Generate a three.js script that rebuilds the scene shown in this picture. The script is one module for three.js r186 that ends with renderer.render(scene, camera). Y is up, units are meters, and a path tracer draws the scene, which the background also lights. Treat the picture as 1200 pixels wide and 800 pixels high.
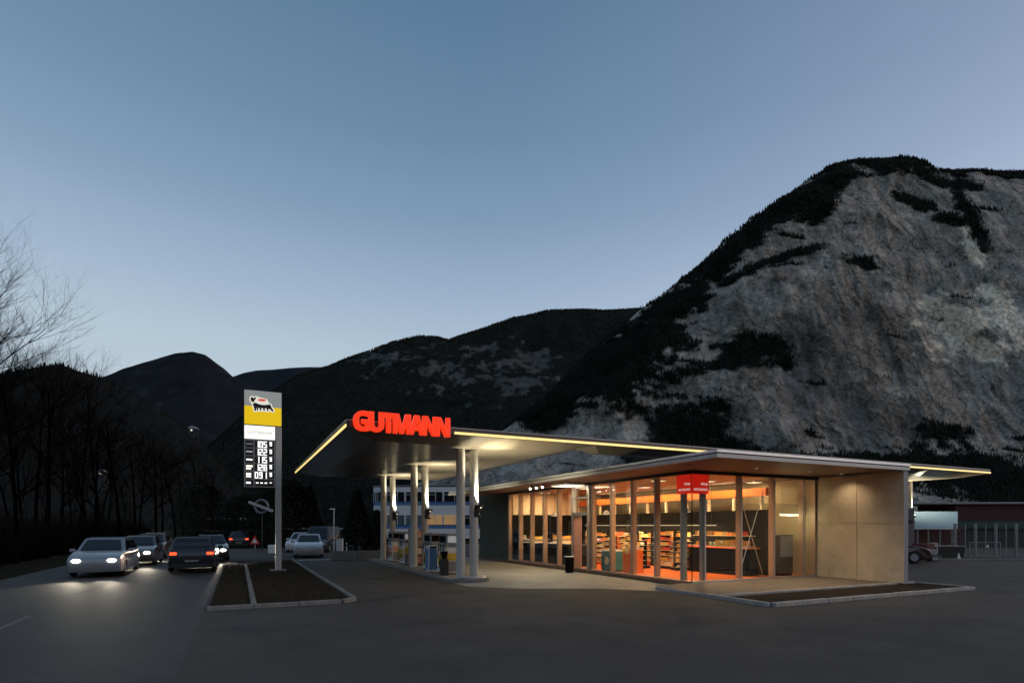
import * as THREE from 'three';
import { mergeGeometries } from 'three/addons/utils/BufferGeometryUtils.js';
import { RoundedBoxGeometry } from 'three/addons/geometries/RoundedBoxGeometry.js';
import { TextGeometry } from 'three/addons/geometries/TextGeometry.js';
import { FontLoader } from 'three/addons/loaders/FontLoader.js';
import { ImprovedNoise } from 'three/addons/math/ImprovedNoise.js';
import { RectAreaLightUniformsLib } from 'three/addons/lights/RectAreaLightUniformsLib.js';

// ---------- camera, sky, light, exposure ----------
RectAreaLightUniformsLib.init();
const EYE = 1.95, FOCAL = 671;                       // eye height in metres; focal length in photo pixels (1200 wide)
const scene = new THREE.Scene();
const camera = new THREE.PerspectiveCamera(2 * Math.atan(400 / FOCAL) * 180 / Math.PI, 1.5, 0.1, 30000);
camera.position.set(0, EYE, 0);
camera.lookAt(0, EYE, -1);
camera.setViewOffset(1200, 800, 0, -216, 1200, 800); // shift lens: the horizon lies low, verticals stay upright
const renderer = new THREE.WebGLRenderer({ antialias: true });
renderer.setSize(1200, 800);
renderer.toneMapping = THREE.LinearToneMapping;
renderer.toneMappingExposure = 1.0;
renderer.shadowMap.enabled = true;

{ // dusk sky: clear air, pale near the horizon, deep above, with the afterglow to the right
  const W = 1024, H = 512, data = new Float32Array(W * H * 4);
  const stops = [[-90, .05, .055, .06], [-4, .06, .065, .07], [0, .54, .62, .68], [10, .50, .60, .675], [16.6, .435, .545, .645], [21, .345, .455, .60], [28, .215, .325, .465], [34, .150, .255, .385], [42, .108, .200, .318], [60, .075, .145, .25], [90, .055, .11, .2]];
  for (let r = 0; r < H; r++) {
    const el = ((r + .5) / H - .5) * 180;
    let k = 0; while (k < stops.length - 2 && el > stops[k + 1][0]) k++;
    const a = stops[k], b = stops[k + 1], t = Math.min(1, Math.max(0, (el - a[0]) / (b[0] - a[0])));
    for (let c = 0; c < W; c++) {
      const round = ((c + .5) / W - .5) * 2 * Math.PI, az = Math.atan2(Math.cos(round), -Math.sin(round)) * 180 / Math.PI; // 0 ahead, + right
      let da = Math.abs(az - 95); if (da > 180) da = 360 - da;
      const lobe = el < 0 ? 0 : Math.pow(Math.max(0, 1 - da / 100), 1.5) * Math.max(0, 1 - el / 110);
      const left = el < 0 ? 0 : Math.max(0, 1 - Math.abs(az + 75) / 70) * Math.max(0, 1 - el / 85);
      const o = (r * W + c) * 4;
      data[o] = (a[1] + (b[1] - a[1]) * t) + lobe * .42 + left * .05;
      data[o + 1] = (a[2] + (b[2] - a[2]) * t) + lobe * .33 + left * .06;
      data[o + 2] = (a[3] + (b[3] - a[3]) * t) + lobe * .40 + left * .06;
      data[o + 3] = 1;
    }
  }
  const sky = new THREE.DataTexture(data, W, H, THREE.RGBAFormat, THREE.FloatType);
  sky.mapping = THREE.EquirectangularReflectionMapping; sky.magFilter = THREE.LinearFilter; sky.needsUpdate = true;
  scene.background = sky; scene.environment = sky;
}
const sun = new THREE.DirectionalLight(new THREE.Color(1, .74, .46), 0.5);   // what is left of the sun: a broad glow from the right
sun.position.set(1400, 620, 260); sun.target.position.set(0, 0, 0); sun.shadow.radius = 60; sun.castShadow = true;
Object.assign(sun.shadow.camera, { left: -1500, right: 1500, top: 1500, bottom: -1500, near: 1, far: 5000 });
scene.add(sun, sun.target);

// ---------- helpers ----------
let seed = 12345;
const rnd = () => { seed = (seed * 1664525 + 1013904223) >>> 0; return seed / 4294967296; };
const rr = (a, b) => a + (b - a) * rnd();
const noise = new ImprovedNoise();
const fbm = (x, y, z, n = 4) => { let s = 0, a = .5; for (let i = 0; i < n; i++) { s += a * noise.noise(x, y, z); x = x * 2.03 + 7.1; y = y * 2.03 + 3.7; z = z * 2.03 + 1.3; a *= .5; } return s; };
const sstep = (a, b, x) => { const t = Math.min(1, Math.max(0, (x - a) / (b - a))); return t * t * (3 - 2 * t); };
const TURN = Math.atan2(.4322, .9018), CX = 5.82, CD = 18.5;      // the station's own axes: u to the right, v away, origin at the shop's glass corner
const L = (u, y, v) => new THREE.Vector3(CX + .9018 * u - .4322 * v, y, -(CD + .4322 * u + .9018 * v));
const at = (px, py, d) => new THREE.Vector3((px - 600) / FOCAL * d, EYE + (616 - py) / FOCAL * d, -d);
const gnd = (px, py, y = 0) => at(px, py, FOCAL * (EYE - y) / (py - 616));
const names = new Map();
const numbered = (n) => { const k = names.get(n) || 0; names.set(n, k + 1); return k ? n + '_' + String(k).padStart(3, '0') : n; };
function tag(o, label, category, group) { o.userData.label = label; o.userData.category = category; if (group) o.userData.group = group; return o; }
function thing(name, label, category, pos, turn = 0, group) {
  const o = new THREE.Group(); o.name = numbered(name); o.position.copy(pos); o.rotation.y = turn; scene.add(o);
  return tag(o, label, category, group);
}
const local = (name, label, category, [u, y, v], turn = 0, group) => thing(name, label, category, L(u, y, v), TURN + turn, group);
function metreUV(g, k) {
  const p = g.attributes.position, n = g.attributes.normal, uv = new Float32Array(p.count * 2);
  for (let i = 0; i < p.count; i++) {
    const ax = Math.abs(n.getX(i)), ay = Math.abs(n.getY(i)), az = Math.abs(n.getZ(i)), x = p.getX(i), y = p.getY(i), z = p.getZ(i);
    const [a, b] = ay >= ax && ay >= az ? [x, z] : ax >= az ? [z, y] : [x, y];
    uv[i * 2] = a / k; uv[i * 2 + 1] = b / k;
  }
  g.setAttribute('uv', new THREE.BufferAttribute(uv, 2)); return g;
}
const plain = (g) => { const q = g.index ? g.toNonIndexed() : g; for (const k of Object.keys(q.attributes)) if (!['position', 'normal', 'uv', 'color'].includes(k)) q.deleteAttribute(k); return q; };
const join = (gs) => gs.length === 1 ? gs[0] : mergeGeometries(gs.map(plain));
function part(name, gs, mat, parent, extra) {
  const g = Array.isArray(gs) ? join(gs) : gs;
  if (mat.userData.uv) metreUV(g, mat.userData.uv);
  const m = new THREE.Mesh(g, mat); m.castShadow = m.receiveShadow = true;
  m.name = parent === scene ? numbered(name) : name; parent.add(m);
  if (extra) Object.assign(m.userData, extra);
  return m;
}
const box = (w, h, d, x = 0, y = 0, z = 0) => new THREE.BoxGeometry(w, h, d).translate(x, y, z);           // centred
const rbox = (w, h, d, x = 0, y = 0, z = 0, r = .02) => new RoundedBoxGeometry(w, h, d, 2, Math.min(r, w / 2.1, h / 2.1, d / 2.1)).translate(x, y, z);
const span = (x0, x1, y0, y1, z0, z1) => box(x1 - x0, y1 - y0, z1 - z0, (x0 + x1) / 2, (y0 + y1) / 2, (z0 + z1) / 2);
const rspan = (x0, x1, y0, y1, z0, z1, r) => rbox(x1 - x0, y1 - y0, z1 - z0, (x0 + x1) / 2, (y0 + y1) / 2, (z0 + z1) / 2, r);
const cyl = (r0, r1, h, x, y, z, n = 20) => new THREE.CylinderGeometry(r1, r0, h, n).translate(x, y + h / 2, z);  // base at y
function rod(a, b, r0, r1 = r0, n = 8) {
  const A = new THREE.Vector3(...a), B = new THREE.Vector3(...b), d = B.clone().sub(A), h = d.length();
  const g = new THREE.CylinderGeometry(r1, r0, h, n); g.translate(0, h / 2, 0);
  g.applyQuaternion(new THREE.Quaternion().setFromUnitVectors(new THREE.Vector3(0, 1, 0), d.normalize())); return g.translate(A.x, A.y, A.z);
}
function sheet(pts, y, uvk) { // flat polygon of [x, z] world points
  const s = new THREE.Shape(pts.map(([x, z]) => new THREE.Vector2(x, -z))), g = new THREE.ShapeGeometry(s); g.rotateX(-Math.PI / 2); g.translate(0, y, 0);
  if (uvk) metreUV(g, uvk); return g;
}
const luv = (u, v) => { const p = L(u, 0, v); return [p.x, p.z]; };

// ---------- procedural textures ----------
function tex(w, h, f, srgb = false) {
  const d = new Uint8Array(w * h * 4);
  for (let y = 0; y < h; y++) for (let x = 0; x < w; x++) { const c = f(x / w, y / h, x, y), o = (y * w + x) * 4; for (let k = 0; k < 3; k++) d[o + k] = Math.max(0, Math.min(255, (Array.isArray(c) ? c[k] : c) * 255)); d[o + 3] = 255; }
  const t = new THREE.DataTexture(d, w, h); t.wrapS = t.wrapT = THREE.RepeatWrapping; t.magFilter = THREE.LinearFilter; if (srgb) t.colorSpace = THREE.SRGBColorSpace; t.needsUpdate = true; return t;
}
const tile = (u, v, k, n, z0) => { // tileable noise: the plane is wrapped on a torus blend
  const a = fbm(u * k, v * k, z0, n), b = fbm((u - 1) * k, v * k, z0, n), c = fbm(u * k, (v - 1) * k, z0, n), d = fbm((u - 1) * k, (v - 1) * k, z0, n);
  const s = sstep(.0, 1, u), t = sstep(0, 1, v); return (a * (1 - s) + b * s) * (1 - t) + (c * (1 - s) + d * s) * t;
};
const toS = (x) => x <= .0031308 ? x * 12.92 : 1.055 * Math.pow(x, 1 / 2.4) - .055;
const asphaltTex = tex(1024, 1024, (u, v) => { const n = tile(u, v, 5, 4, 1.5), g = rnd(), p = tile(u, v, 60, 2, 4.2); const b = .043 * (1 + n * .95 + p * .55 + (g - .5) * .35) + (g > .988 ? .04 : 0); return [toS(b * 1.1), toS(b * .97), toS(b * .80)]; }, true);
const asphaltBump = tex(512, 512, (u, v) => .5 + tile(u, v, 40, 2, 8.1) * .8 + (rnd() - .5) * .35);
const roughTex = tex(512, 512, (u, v) => .72 + tile(u, v, 6, 4, 3.3) * .5);
const concreteTex = tex(1024, 1024, (u, v) => { const n = tile(u, v, 4, 5, 9.5), s = tile(u * 1, v * 1, 18, 3, 2.5), p = rnd(); const b = .36 * (1 + n * .5 + s * .22 + (p - .5) * .07) - (tile(u, v, 34, 1, 6.6) < -.26 ? .07 : 0); return [toS(b * 1.03), toS(b), toS(b * .94)]; }, true);
const concreteBump = tex(512, 512, (u, v) => .5 + tile(u, v, 20, 4, 5.5) * .6 + (rnd() - .5) * .1);
const slabTex = tex(1024, 1024, (u, v) => { const n = tile(u, v, 5, 5, 19.5), p = tile(u, v, 50, 2, 12.5), g = rnd(); const stain = Math.max(0, tile(u, v, 7, 3, 31) - .12) * 1.2; const b = .2 * (1 + n * .5 + p * .3 + (g - .5) * .2) * (1 - stain); return [toS(b * 1.02), toS(b), toS(b * .93)]; }, true);
const soilTex = tex(512, 512, (u, v) => { const n = tile(u, v, 8, 4, 2.2), g = rnd(); const b = 1 + n * .9 + (g - .5) * .7; return [toS(.034 * b), toS(.026 * b), toS(.019 * b)]; }, true);
const timberTex = tex(512, 512, (u, v) => { const g = tile(u, v * .12, 40, 2, 7) * .5 + tile(u, v, 3, 3, 5) * .4; const b = 1 + g; return [toS(.30 * b), toS(.19 * b), toS(.135 * b)]; }, true);
const metalRough = tex(256, 256, (u, v) => .36 + tile(u, v, 8, 3, 1.2) * .35);
const rockShape = (u, v) => { const r = (k, z) => 1 - 2.4 * Math.abs(tile(u, v * .8, k, 2, z)); return .5 + tile(u, v, 6, 5, 41) * .7 + (r(9, 3) - .6) * .3 + (r(26, 6) - .6) * .22 + tile(u, v, 70, 2, 8) * .35 - sstep(.05, 0, Math.abs(tile(u, v * .7, 13, 3, 77))) * .22 - sstep(.035, 0, Math.abs(tile(u * .8 + .1, v, 31, 2, 57))) * .16; };
const rockField = new Float32Array(1024 * 1024); for (let y = 0; y < 1024; y++) for (let x = 0; x < 1024; x++) rockField[y * 1024 + x] = rockShape(x / 1024, y / 1024);
const rockBump = tex(1024, 1024, (u, v, x, y) => rockField[y * 1024 + x]);
const rockTex = tex(1024, 1024, (u, v, x, y) => { const h = rockField[y * 1024 + x], b = Math.max(.1, .74 + (h - .42) * 1.15 + (rnd() - .5) * .2); return [toS(Math.min(1, b)), toS(Math.min(1, b * .99)), toS(Math.min(1, b * .97))]; }, true);
const waveBump = tex(512, 512, (u, v) => .5 + tile(u, v, 5, 2, 14.2));
function mat(color, o = {}) { const { uv, ...rest } = o; const m = new THREE.MeshStandardMaterial({ roughness: .7, ...rest }); if (Array.isArray(color)) m.color.setRGB(...color); else if (color !== undefined) m.color.set(color); if (uv) m.userData.uv = uv; return m; }
const matte = (color, o = {}) => { const { uv, ...rest } = o, m = new THREE.MeshPhysicalMaterial({ roughness: 1, specularIntensity: .08, ...rest }); m.color.setRGB(...color); if (uv) m.userData.uv = uv; return m; };
const glow = (rgb, k, base = [.6, .6, .6]) => { const m = mat(base, { roughness: .4, emissiveIntensity: k }); m.emissive.setRGB(...rgb); return m; };
const M = {
  asphalt: mat([1, 1, 1], { map: asphaltTex, bumpMap: asphaltBump, bumpScale: .006, roughness: .86, uv: 5.3 }),
  road: mat([.6, .6, .6], { map: asphaltTex, bumpMap: asphaltBump, bumpScale: .005, roughness: .7, uv: 6.1 }),
  slab: mat([1, 1, 1], { map: slabTex, bumpMap: concreteBump, bumpScale: .003, roughness: .62, uv: 4.7 }),
  terrace: mat([.6, .5, .42], { map: slabTex, bumpMap: concreteBump, bumpScale: .004, roughness: .75, uv: 2.6 }),
  concrete: mat([1.28, 1.14, .93], { map: concreteTex, bumpMap: concreteBump, bumpScale: .004, roughness: .82, uv: 2.9 }),
  kerb: mat([.52, .52, .52], { map: concreteTex, bumpMap: concreteBump, bumpScale: .004, roughness: .85, uv: 1.3 }),
  kerbLight: mat([.95, .92, .88], { map: concreteTex, bumpMap: concreteBump, bumpScale: .004, roughness: .85, uv: 1.3 }),
  eave: mat([.5, .47, .45], { map: timberTex, roughness: .6, uv: 1.4 }),
  soil: matte([1, 1, 1], { map: soilTex, roughness: .97, uv: 1.9 }),
  ground: matte([.55, .62, .5], { map: soilTex, roughness: 1, uv: 7 }),
  timber: mat([1, 1, 1], { map: timberTex, roughness: .55, uv: 1.4 }),
  soffit: mat([.125, .108, .084], { roughness: .3, bumpMap: waveBump, bumpScale: .012, uv: 3.1 }),
  fascia: mat([.10, .085, .075], { roughness: .45, metalness: .5 }),
  steel: mat([.55, .56, .58], { roughness: 1, metalness: .8, roughnessMap: metalRough, uv: 1 }),
  zinc: mat([.36, .36, .37], { roughness: .5, metalness: .55 }),
  column: mat([.50, .49, .46], { roughness: .48, bumpMap: concreteBump, bumpScale: .0015, uv: 1.5 }),
  dark: mat([.02, .02, .022], { roughness: .55 }),
  black: new THREE.MeshPhysicalMaterial({ color: new THREE.Color(.008, .008, .008), roughness: .9, specularIntensity: .15 }),
  rubber: mat([.018, .018, .018], { roughness: .9 }),
  white: mat([.74, .74, .72], { roughness: .5 }),
  grey: mat([.25, .25, .26], { roughness: .6 }),
  orange: mat([.82, .19, .03], { roughness: .5 }),
  orangeFloor: mat([.80, .17, .025], { roughness: .28 }),
  salmon: mat([.78, .36, .24], { roughness: .55 }),
  red: mat([.55, .02, .012], { roughness: .4 }),
  teal: mat([.03, .22, .28], { roughness: .45 }),
  yellow: mat([.75, .5, .04], { roughness: .45 }),
  blue: mat([.07, .2, .38], { roughness: .5 }),
  cream: mat([.72, .62, .45], { roughness: .7 }),
  sideWall: mat([.34, .29, .19], { roughness: .75 }),
  mullion: mat([.40, .27, .20], { roughness: .45 }),
  greenWall: mat([.055, .075, .072], { roughness: .4 }),
};
const glass = new THREE.MeshPhysicalMaterial({ color: 0xf4faf8, transmission: 1, roughness: .02, thickness: 0, ior: 1.5 });
const carGlass = mat([.015, .018, .02], { roughness: .08, metalness: 0 });
const canvasTex = (w, h, draw) => { const c = document.createElement('canvas'); c.width = w; c.height = h; const x = c.getContext('2d'); draw(x, w, h); const t = new THREE.CanvasTexture(c); t.colorSpace = THREE.SRGBColorSpace; return t; };
const printed = (t, k, rough = .4) => { const m = new THREE.MeshStandardMaterial({ map: t, roughness: rough }); if (k) { m.emissive.set(0xffffff); m.emissiveMap = t; m.emissiveIntensity = k; } return m; };

// ---------- ground, road, pavements ----------
function structure(name, g, m) { const o = part(name, g, m, scene); o.userData.kind = 'structure'; return o; }
structure('ground', new THREE.CircleGeometry(12000, 96).rotateX(-Math.PI / 2).translate(0, -.03, 0), M.ground);
structure('asphalt_yard', sheet([luv(-13.95, -40), luv(70, -40), luv(70, 44), luv(-13.95, 44)], 0), M.asphalt);
part('asphalt_seam', sheet([luv(-10.42, .86), luv(-10.36, .72), luv(-6.66, 2.86), luv(-6.7, 3.0)], .0045), mat([.02, .019, .018], { roughness: .7 }), scene.children.at(-1));
const road = structure('road', sheet([luv(-20.9, -60), luv(-13.95, -60), luv(-13.95, 120), luv(-20.9, 120)], .004), M.road);
{ // worn centre dashes and edge line
  const paint = mat([.12, .118, .11], { roughness: .85 });
  for (let v = -30; v < 70; v += 9) part('lane_marking', sheet([luv(-17.36, v), luv(-17.24, v), luv(-17.24, v + 4.5), luv(-17.36, v + 4.5)], .009), paint, road);
}
structure('concrete_apron', sheet([luv(-6.6, 3.0), luv(-5.3, 1.7), luv(-3.1, .7), luv(-1.72, -.9), luv(-.3, -.9), luv(-.3, 21), luv(-10.2, 21), luv(-10.2, 19.8), luv(-6.6, 19.8)], .006), M.slab);
const kerbGeo = new Map();
function kerbRun(parent, a, b, h, w, len = 1, km = M.kerb) { // row of kerb stones from a to b, parent at the world origin
  const A = new THREE.Vector3(a[0], 0, a[1]), B = new THREE.Vector3(b[0], 0, b[1]), n = Math.max(1, Math.round(A.distanceTo(B) / len)), step = A.distanceTo(B) / n, key = step.toFixed(3) + h + w;
  if (!kerbGeo.has(key)) kerbGeo.set(key, metreUV(new RoundedBoxGeometry(step - .014, h + .1, w, 1, .018), 1.3));
  for (let i = 0; i < n; i++) {
    const m = new THREE.Mesh(kerbGeo.get(key), km); m.name = 'kerb_stone'; m.castShadow = m.receiveShadow = true;
    m.position.lerpVectors(A, B, (i + .5) / n); m.position.y = (h - .1) / 2 + rr(-.006, .006); m.rotation.y = -Math.atan2(B.z - A.z, B.x - A.x) + rr(-.006, .006); parent.add(m);
  }
}
const terrace = structure('terrace_pavement', (() => {
  const s = new THREE.Shape([[-1.6, -2.75], [6.9, -2.75], [6.9, 0], [-.3, 0], [-.3, 13.9], [-.02, 13.9], [-.02, 17.9], [-.35, 17.9], [-.35, 0.1], [-1.6, -.2]].map(([u, v]) => { const p = luv(u, v); return new THREE.Vector2(p[0], -p[1]); }));
  const g = new THREE.ExtrudeGeometry(s, { depth: .16, bevelEnabled: false }); g.rotateX(-Math.PI / 2); g.translate(0, -.06, 0); return g;
})(), M.terrace);
kerbRun(terrace, luv(-1.68, -4.4), luv(-1.68, -.3), .1, .14, 1, M.kerbLight); kerbRun(terrace, luv(-1.6, -2.85), luv(6.9, -2.85), .125, .12, 1, M.kerbLight);
kerbRun(terrace, luv(-1.6, -4.45), luv(7.1, -4.45), .1, .15, 1, M.kerbLight); kerbRun(terrace, luv(7.03, -4.35), luv(7.03, -2.2), .1, .13, 1, M.kerbLight);
function bumpySheet(u0, u1, v0, v1, y, amp, nu, nv) {
  const g = new THREE.PlaneGeometry(1, 1, nu, nv), p = g.attributes.position;
  for (let i = 0; i < p.count; i++) {
    const u = u0 + (p.getX(i) + .5) * (u1 - u0), v = v0 + (p.getY(i) + .5) * (v1 - v0), w = L(u, 0, v), e = Math.min(1, Math.min(u - u0, u1 - u, v - v0, v1 - v) / .25);
    p.setXYZ(i, w.x, y + amp * (fbm(u * 1.3, v * 1.3, 4) * 1.2 + fbm(u * 7, v * 7, 9) * .5 + .1) * (.25 + .75 * e), w.z);
  }
  g.computeVertexNormals(); return g;
}
structure('planting_bed', bumpySheet(-1.6, 6.96, -4.4, -2.9, .065, .05, 120, 26), M.soil);
const island = structure('grass_verge', bumpySheet(-13.85, -10.6, .8, 20, .06, .07, 40, 160), M.soil);
kerbRun(island, luv(-13.9, .72), luv(-10.9, .72), .1, .13); kerbRun(island, luv(-10.86, .74), luv(-10.5, 1.05), .1, .13, .5); kerbRun(island, luv(-10.5, 1.1), luv(-10.5, 20.2), .1, .12);
kerbRun(island, luv(-12.9, .85), luv(-12.9, 16), .115, .13); kerbRun(island, luv(-13.85, 16.3), luv(-10.6, 20.1), .1, .12);
{ // short winter grass
  const blade = new THREE.BufferGeometry(); blade.setAttribute('position', new THREE.Float32BufferAttribute([-.006, 0, 0, .006, 0, 0, .01, .09, .02, .03, 0, .01, .04, 0, 0, .02, .07, -.02, -.03, 0, 0, -.02, 0, .01, -.045, .08, .01], 3)); blade.computeVertexNormals();
  const n = 9000, im = new THREE.InstancedMesh(blade, mat([.04, .033, .017], { roughness: .95, side: THREE.DoubleSide }), n), m4 = new THREE.Matrix4(), q = new THREE.Quaternion(), up = new THREE.Vector3(0, 1, 0), col = new THREE.Color();
  for (let i = 0; i < n; i++) { const u = rr(-13.8, -10.65), v = rr(.9, u < -12.3 ? 16 : 19), w = L(u, .055, v); q.setFromAxisAngle(up, rr(0, 6.3)); const s = rr(.5, 1.3); m4.compose(w, q, new THREE.Vector3(s, s * rr(.6, 1.3), s)); im.setMatrixAt(i, m4); col.setRGB(rr(.7, 1.4), rr(.7, 1.3), rr(.7, 1.2)); im.setColorAt(i, col); }
  im.name = 'short_grass'; im.userData = { kind: 'stuff', label: 'short brown winter grass on the verge under the price sign', category: 'grass' }; im.castShadow = im.receiveShadow = true; scene.add(im);
}

// ---------- mountains ----------
const treeCone = (() => {
  const g = []; for (const [y, r, h] of [[.12, .19, .5], [.36, .14, .42], [.62, .09, .4]]) g.push(new THREE.ConeGeometry(r, h, 5, 1, true).translate(0, y + h / 2, 0)); g.push(new THREE.CylinderGeometry(.02, .03, .2, 4, 1, true).translate(0, .1, 0)); return join(g);
})();
const forestMat = matte([.016, .0195, .0165]);
function lerpRow(rows, t) { const x = t * (rows.length - 1), i = Math.min(rows.length - 2, Math.floor(x)), f = x - i; return rows[i].map((a, k) => a + (rows[i + 1][k] - a) * f); }
// ridge: [px, py] of the skyline, standing `far` metres off; the slope falls from it to a foot `near` metres off
function mountain(name, { ridge, far, near, nt, ns, profile, relief, paint, trees, treeH, fade = .06, label, map }) {
  const lens = [0]; for (let i = 1; i < ridge.length; i++) lens.push(lens[i - 1] + Math.hypot(ridge[i][0] - ridge[i - 1][0], ridge[i][1] - ridge[i - 1][1]));
  const total = lens.at(-1), R = (t) => { const s = t * total; let i = 0; while (i < lens.length - 2 && s > lens[i + 1]) i++; const f = (s - lens[i]) / (lens[i + 1] - lens[i]); return at(ridge[i][0] + (ridge[i + 1][0] - ridge[i][0]) * f, ridge[i][1] + (ridge[i + 1][1] - ridge[i][1]) * f, far); };
  const back = 10, nrow = ns + back + 1, pos = new Float32Array((nt + 1) * nrow * 3), colr = new Float32Array((nt + 1) * nrow * 3), mask = new Float32Array((nt + 1) * nrow), idx = [];
  for (let i = 0; i <= nt; i++) {
    const r = R(i / nt), k = near / far;
    for (let j = 0; j < nrow; j++) {
      let x, y, z;
      if (j <= ns) { const [hx, hy] = lerpRow(profile, j / ns), m = k + (1 - k) * hx; x = r.x * m; z = r.z * m; y = -12 + (r.y + 12) * hy; }
      else { const b = (j - ns) / back; x = r.x * (1 + .5 * b); z = r.z * (1 + .5 * b); y = r.y * (1 - b * .8) - 12 * b; }
      const s = j <= ns ? j / ns : 1, ease = Math.min(1, (1 - s) / fade) * Math.min(1, s / .08);
      const d = relief(x, y, z) * (.04 + .96 * ease), il = 1 / Math.hypot(x, z), o = (i * nrow + j) * 3;
      pos[o] = x - x * il * d; pos[o + 1] = y; pos[o + 2] = z - z * il * d;
      const c = paint(x, y, z, s, r.y); colr[o] = c[0]; colr[o + 1] = c[1]; colr[o + 2] = c[2]; mask[i * nrow + j] = c[3];
    }
  }
  for (let i = 0; i < nt; i++) for (let j = 0; j < nrow - 1; j++) { const a = i * nrow + j, b = a + nrow; idx.push(a, b, a + 1, b, b + 1, a + 1); }
  const g = new THREE.BufferGeometry(); g.setAttribute('position', new THREE.BufferAttribute(pos, 3)); g.setAttribute('color', new THREE.BufferAttribute(colr, 3)); g.setIndex(idx); g.computeVertexNormals();
  if (map) { const uv = new Float32Array(pos.length / 3 * 2); for (let i = 0; i < uv.length / 2; i++) { uv[i * 2] = (pos[i * 3] + pos[i * 3 + 2] * .45) / 310; uv[i * 2 + 1] = (pos[i * 3 + 1] - pos[i * 3 + 2] * .2) / 310; } g.setAttribute('uv', new THREE.BufferAttribute(uv, 2)); }
  const m = structure(name, g, matte([1, 1, 1], map ? { vertexColors: true, roughness: .97, map: rockTex, bumpMap: rockBump, bumpScale: 5 } : { vertexColors: true, roughness: .97 }));
  if (trees) {
    const m4 = [], M4 = new THREE.Matrix4(), q = new THREE.Quaternion(), up = new THREE.Vector3(0, 1, 0), p = new THREE.Vector3();
    let tries = 0;
    while (m4.length < trees && tries++ < trees * 30) {
      const i = Math.floor(rnd() * (nt + 1)), j = Math.floor(rnd() * (ns + 1)), k = i * nrow + j; if (mask[k] < .5 + rr(-.2, .2)) continue;
      const h = treeH * rr(.6, 1.25); p.set(pos[k * 3] + rr(-6, 6), pos[k * 3 + 1] - h * .12, pos[k * 3 + 2] + rr(-4, 4)); q.setFromAxisAngle(up, rr(0, 6.3)); m4.push(M4.clone().compose(p, q, new THREE.Vector3(h * rr(.9, 1.5), h, h * rr(.9, 1.5))));
    }
    const im = new THREE.InstancedMesh(treeCone, forestMat, m4.length), c = new THREE.Color(); m4.forEach((x, i) => { im.setMatrixAt(i, x); const b = rr(.6, 1.45); c.setRGB(b * rr(.9, 1.3), b, b * rr(.85, 1.05)); im.setColorAt(i, c); });
    im.name = numbered('mountain_forest'); im.userData = { kind: 'stuff', label, category: 'forest' }; im.castShadow = im.receiveShadow = true; scene.add(im);
  }
  return m;
}
const ridged = (x, y, z, n) => { let s = 0, a = .5; for (let i = 0; i < n; i++) { s += a * (1 - 2 * Math.abs(noise.noise(x, y, z))); x *= 2.07; y *= 2.07; z *= 2.07; a *= .52; } return s; };
const cliffProfile = [[0, 0], [.22, .07], [.40, .17], [.50, .30], [.56, .45], [.62, .60], [.70, .74], [.80, .87], [.91, .96], [1, 1]];
const slopeProfile = [[0, 0], [.25, .16], [.5, .40], [.75, .70], [.92, .94], [1, 1]];
// patches on the big face: [pixel x, pixel y, half width px, half height px, turn, kind]
const faceDepth = (py) => { const e = Math.max(.02, Math.min(1, (600 - py) / 400)); return 640 + 420 * e; };
const patches = [
  [1012, 196, 95, 24, .05, 'f'], [955, 232, 60, 16, -.62, 'f'], [905, 262, 55, 15, -.66, 'f'], [855, 300, 55, 19, -.72, 'f'], [805, 345, 48, 22, -.6, 'f'], [770, 385, 55, 38, -.3, 'f'],
  [1150, 209, 60, 11, 0, 'f'], [1085, 222, 34, 14, .5, 'f'], [1052, 250, 22, 10, .5, 'f'], [1112, 262, 7, 60, .05, 'f'],
  [905, 312, 55, 6, -.28, 'f'], [870, 327, 34, 8, -.35, 'f'], [990, 320, 22, 9, .3, 'f'], [945, 265, 22, 8, -.5, 'f'], [1095, 272, 16, 6, .3, 'f'],
  [890, 408, 40, 17, -.1, 'f'], [850, 424, 48, 10, -.25, 'f'], [925, 420, 18, 12, .4, 'f'], [835, 492, 56, 40, -.2, 'f'], [790, 520, 45, 22, -.3, 'f'], [870, 515, 40, 22, .2, 'f'],
  [1140, 500, 30, 9, 0, 'f'], [720, 425, 60, 55, -.3, 'f'], [735, 440, 45, 25, -.5, 'f'], [660, 440, 60, 40, -.5, 'f'], [1060, 545, 160, 22, 0, 'f'], [1180, 560, 90, 40, 0, 'f'],
  [1115, 380, 40, 34, .9, 'p'], [1150, 400, 30, 18, .6, 'p'], [1140, 350, 22, 12, 0, 'p'], [1180, 380, 18, 40, 0, 'p'], [1120, 300, 9, 30, 0, 'p'], [1195, 290, 10, 20, 0, 'p'],
  [690, 505, 85, 26, -.1, 'q'], [655, 500, 40, 18, -.3, 'q'], [745, 500, 45, 30, .1, 'q'], [700, 530, 120, 18, 0, 'q'],
  [1000, 400, 120, 60, 0, 'd'], [1020, 470, 110, 50, .2, 'd'], [955, 430, 40, 60, 0, 'd'],
].map(([px, py, a, b, r, k]) => { const d = faceDepth(py), p = at(px, py, d), m = d / FOCAL; return [p.x, p.y, a * m, b * m, Math.cos(r), Math.sin(r), k]; });
const inPatch = (x, y, kind, wob) => { let best = 0; for (const [cx, cy, a, b, c, s, k] of patches) { if (k !== kind) continue; const dx = x - cx, dy = -(y - cy), e = Math.hypot((dx * c + dy * s) / a, (-dx * s + dy * c) / b); best = Math.max(best, sstep(1.35, .65, e + wob)); } return best; };
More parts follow.
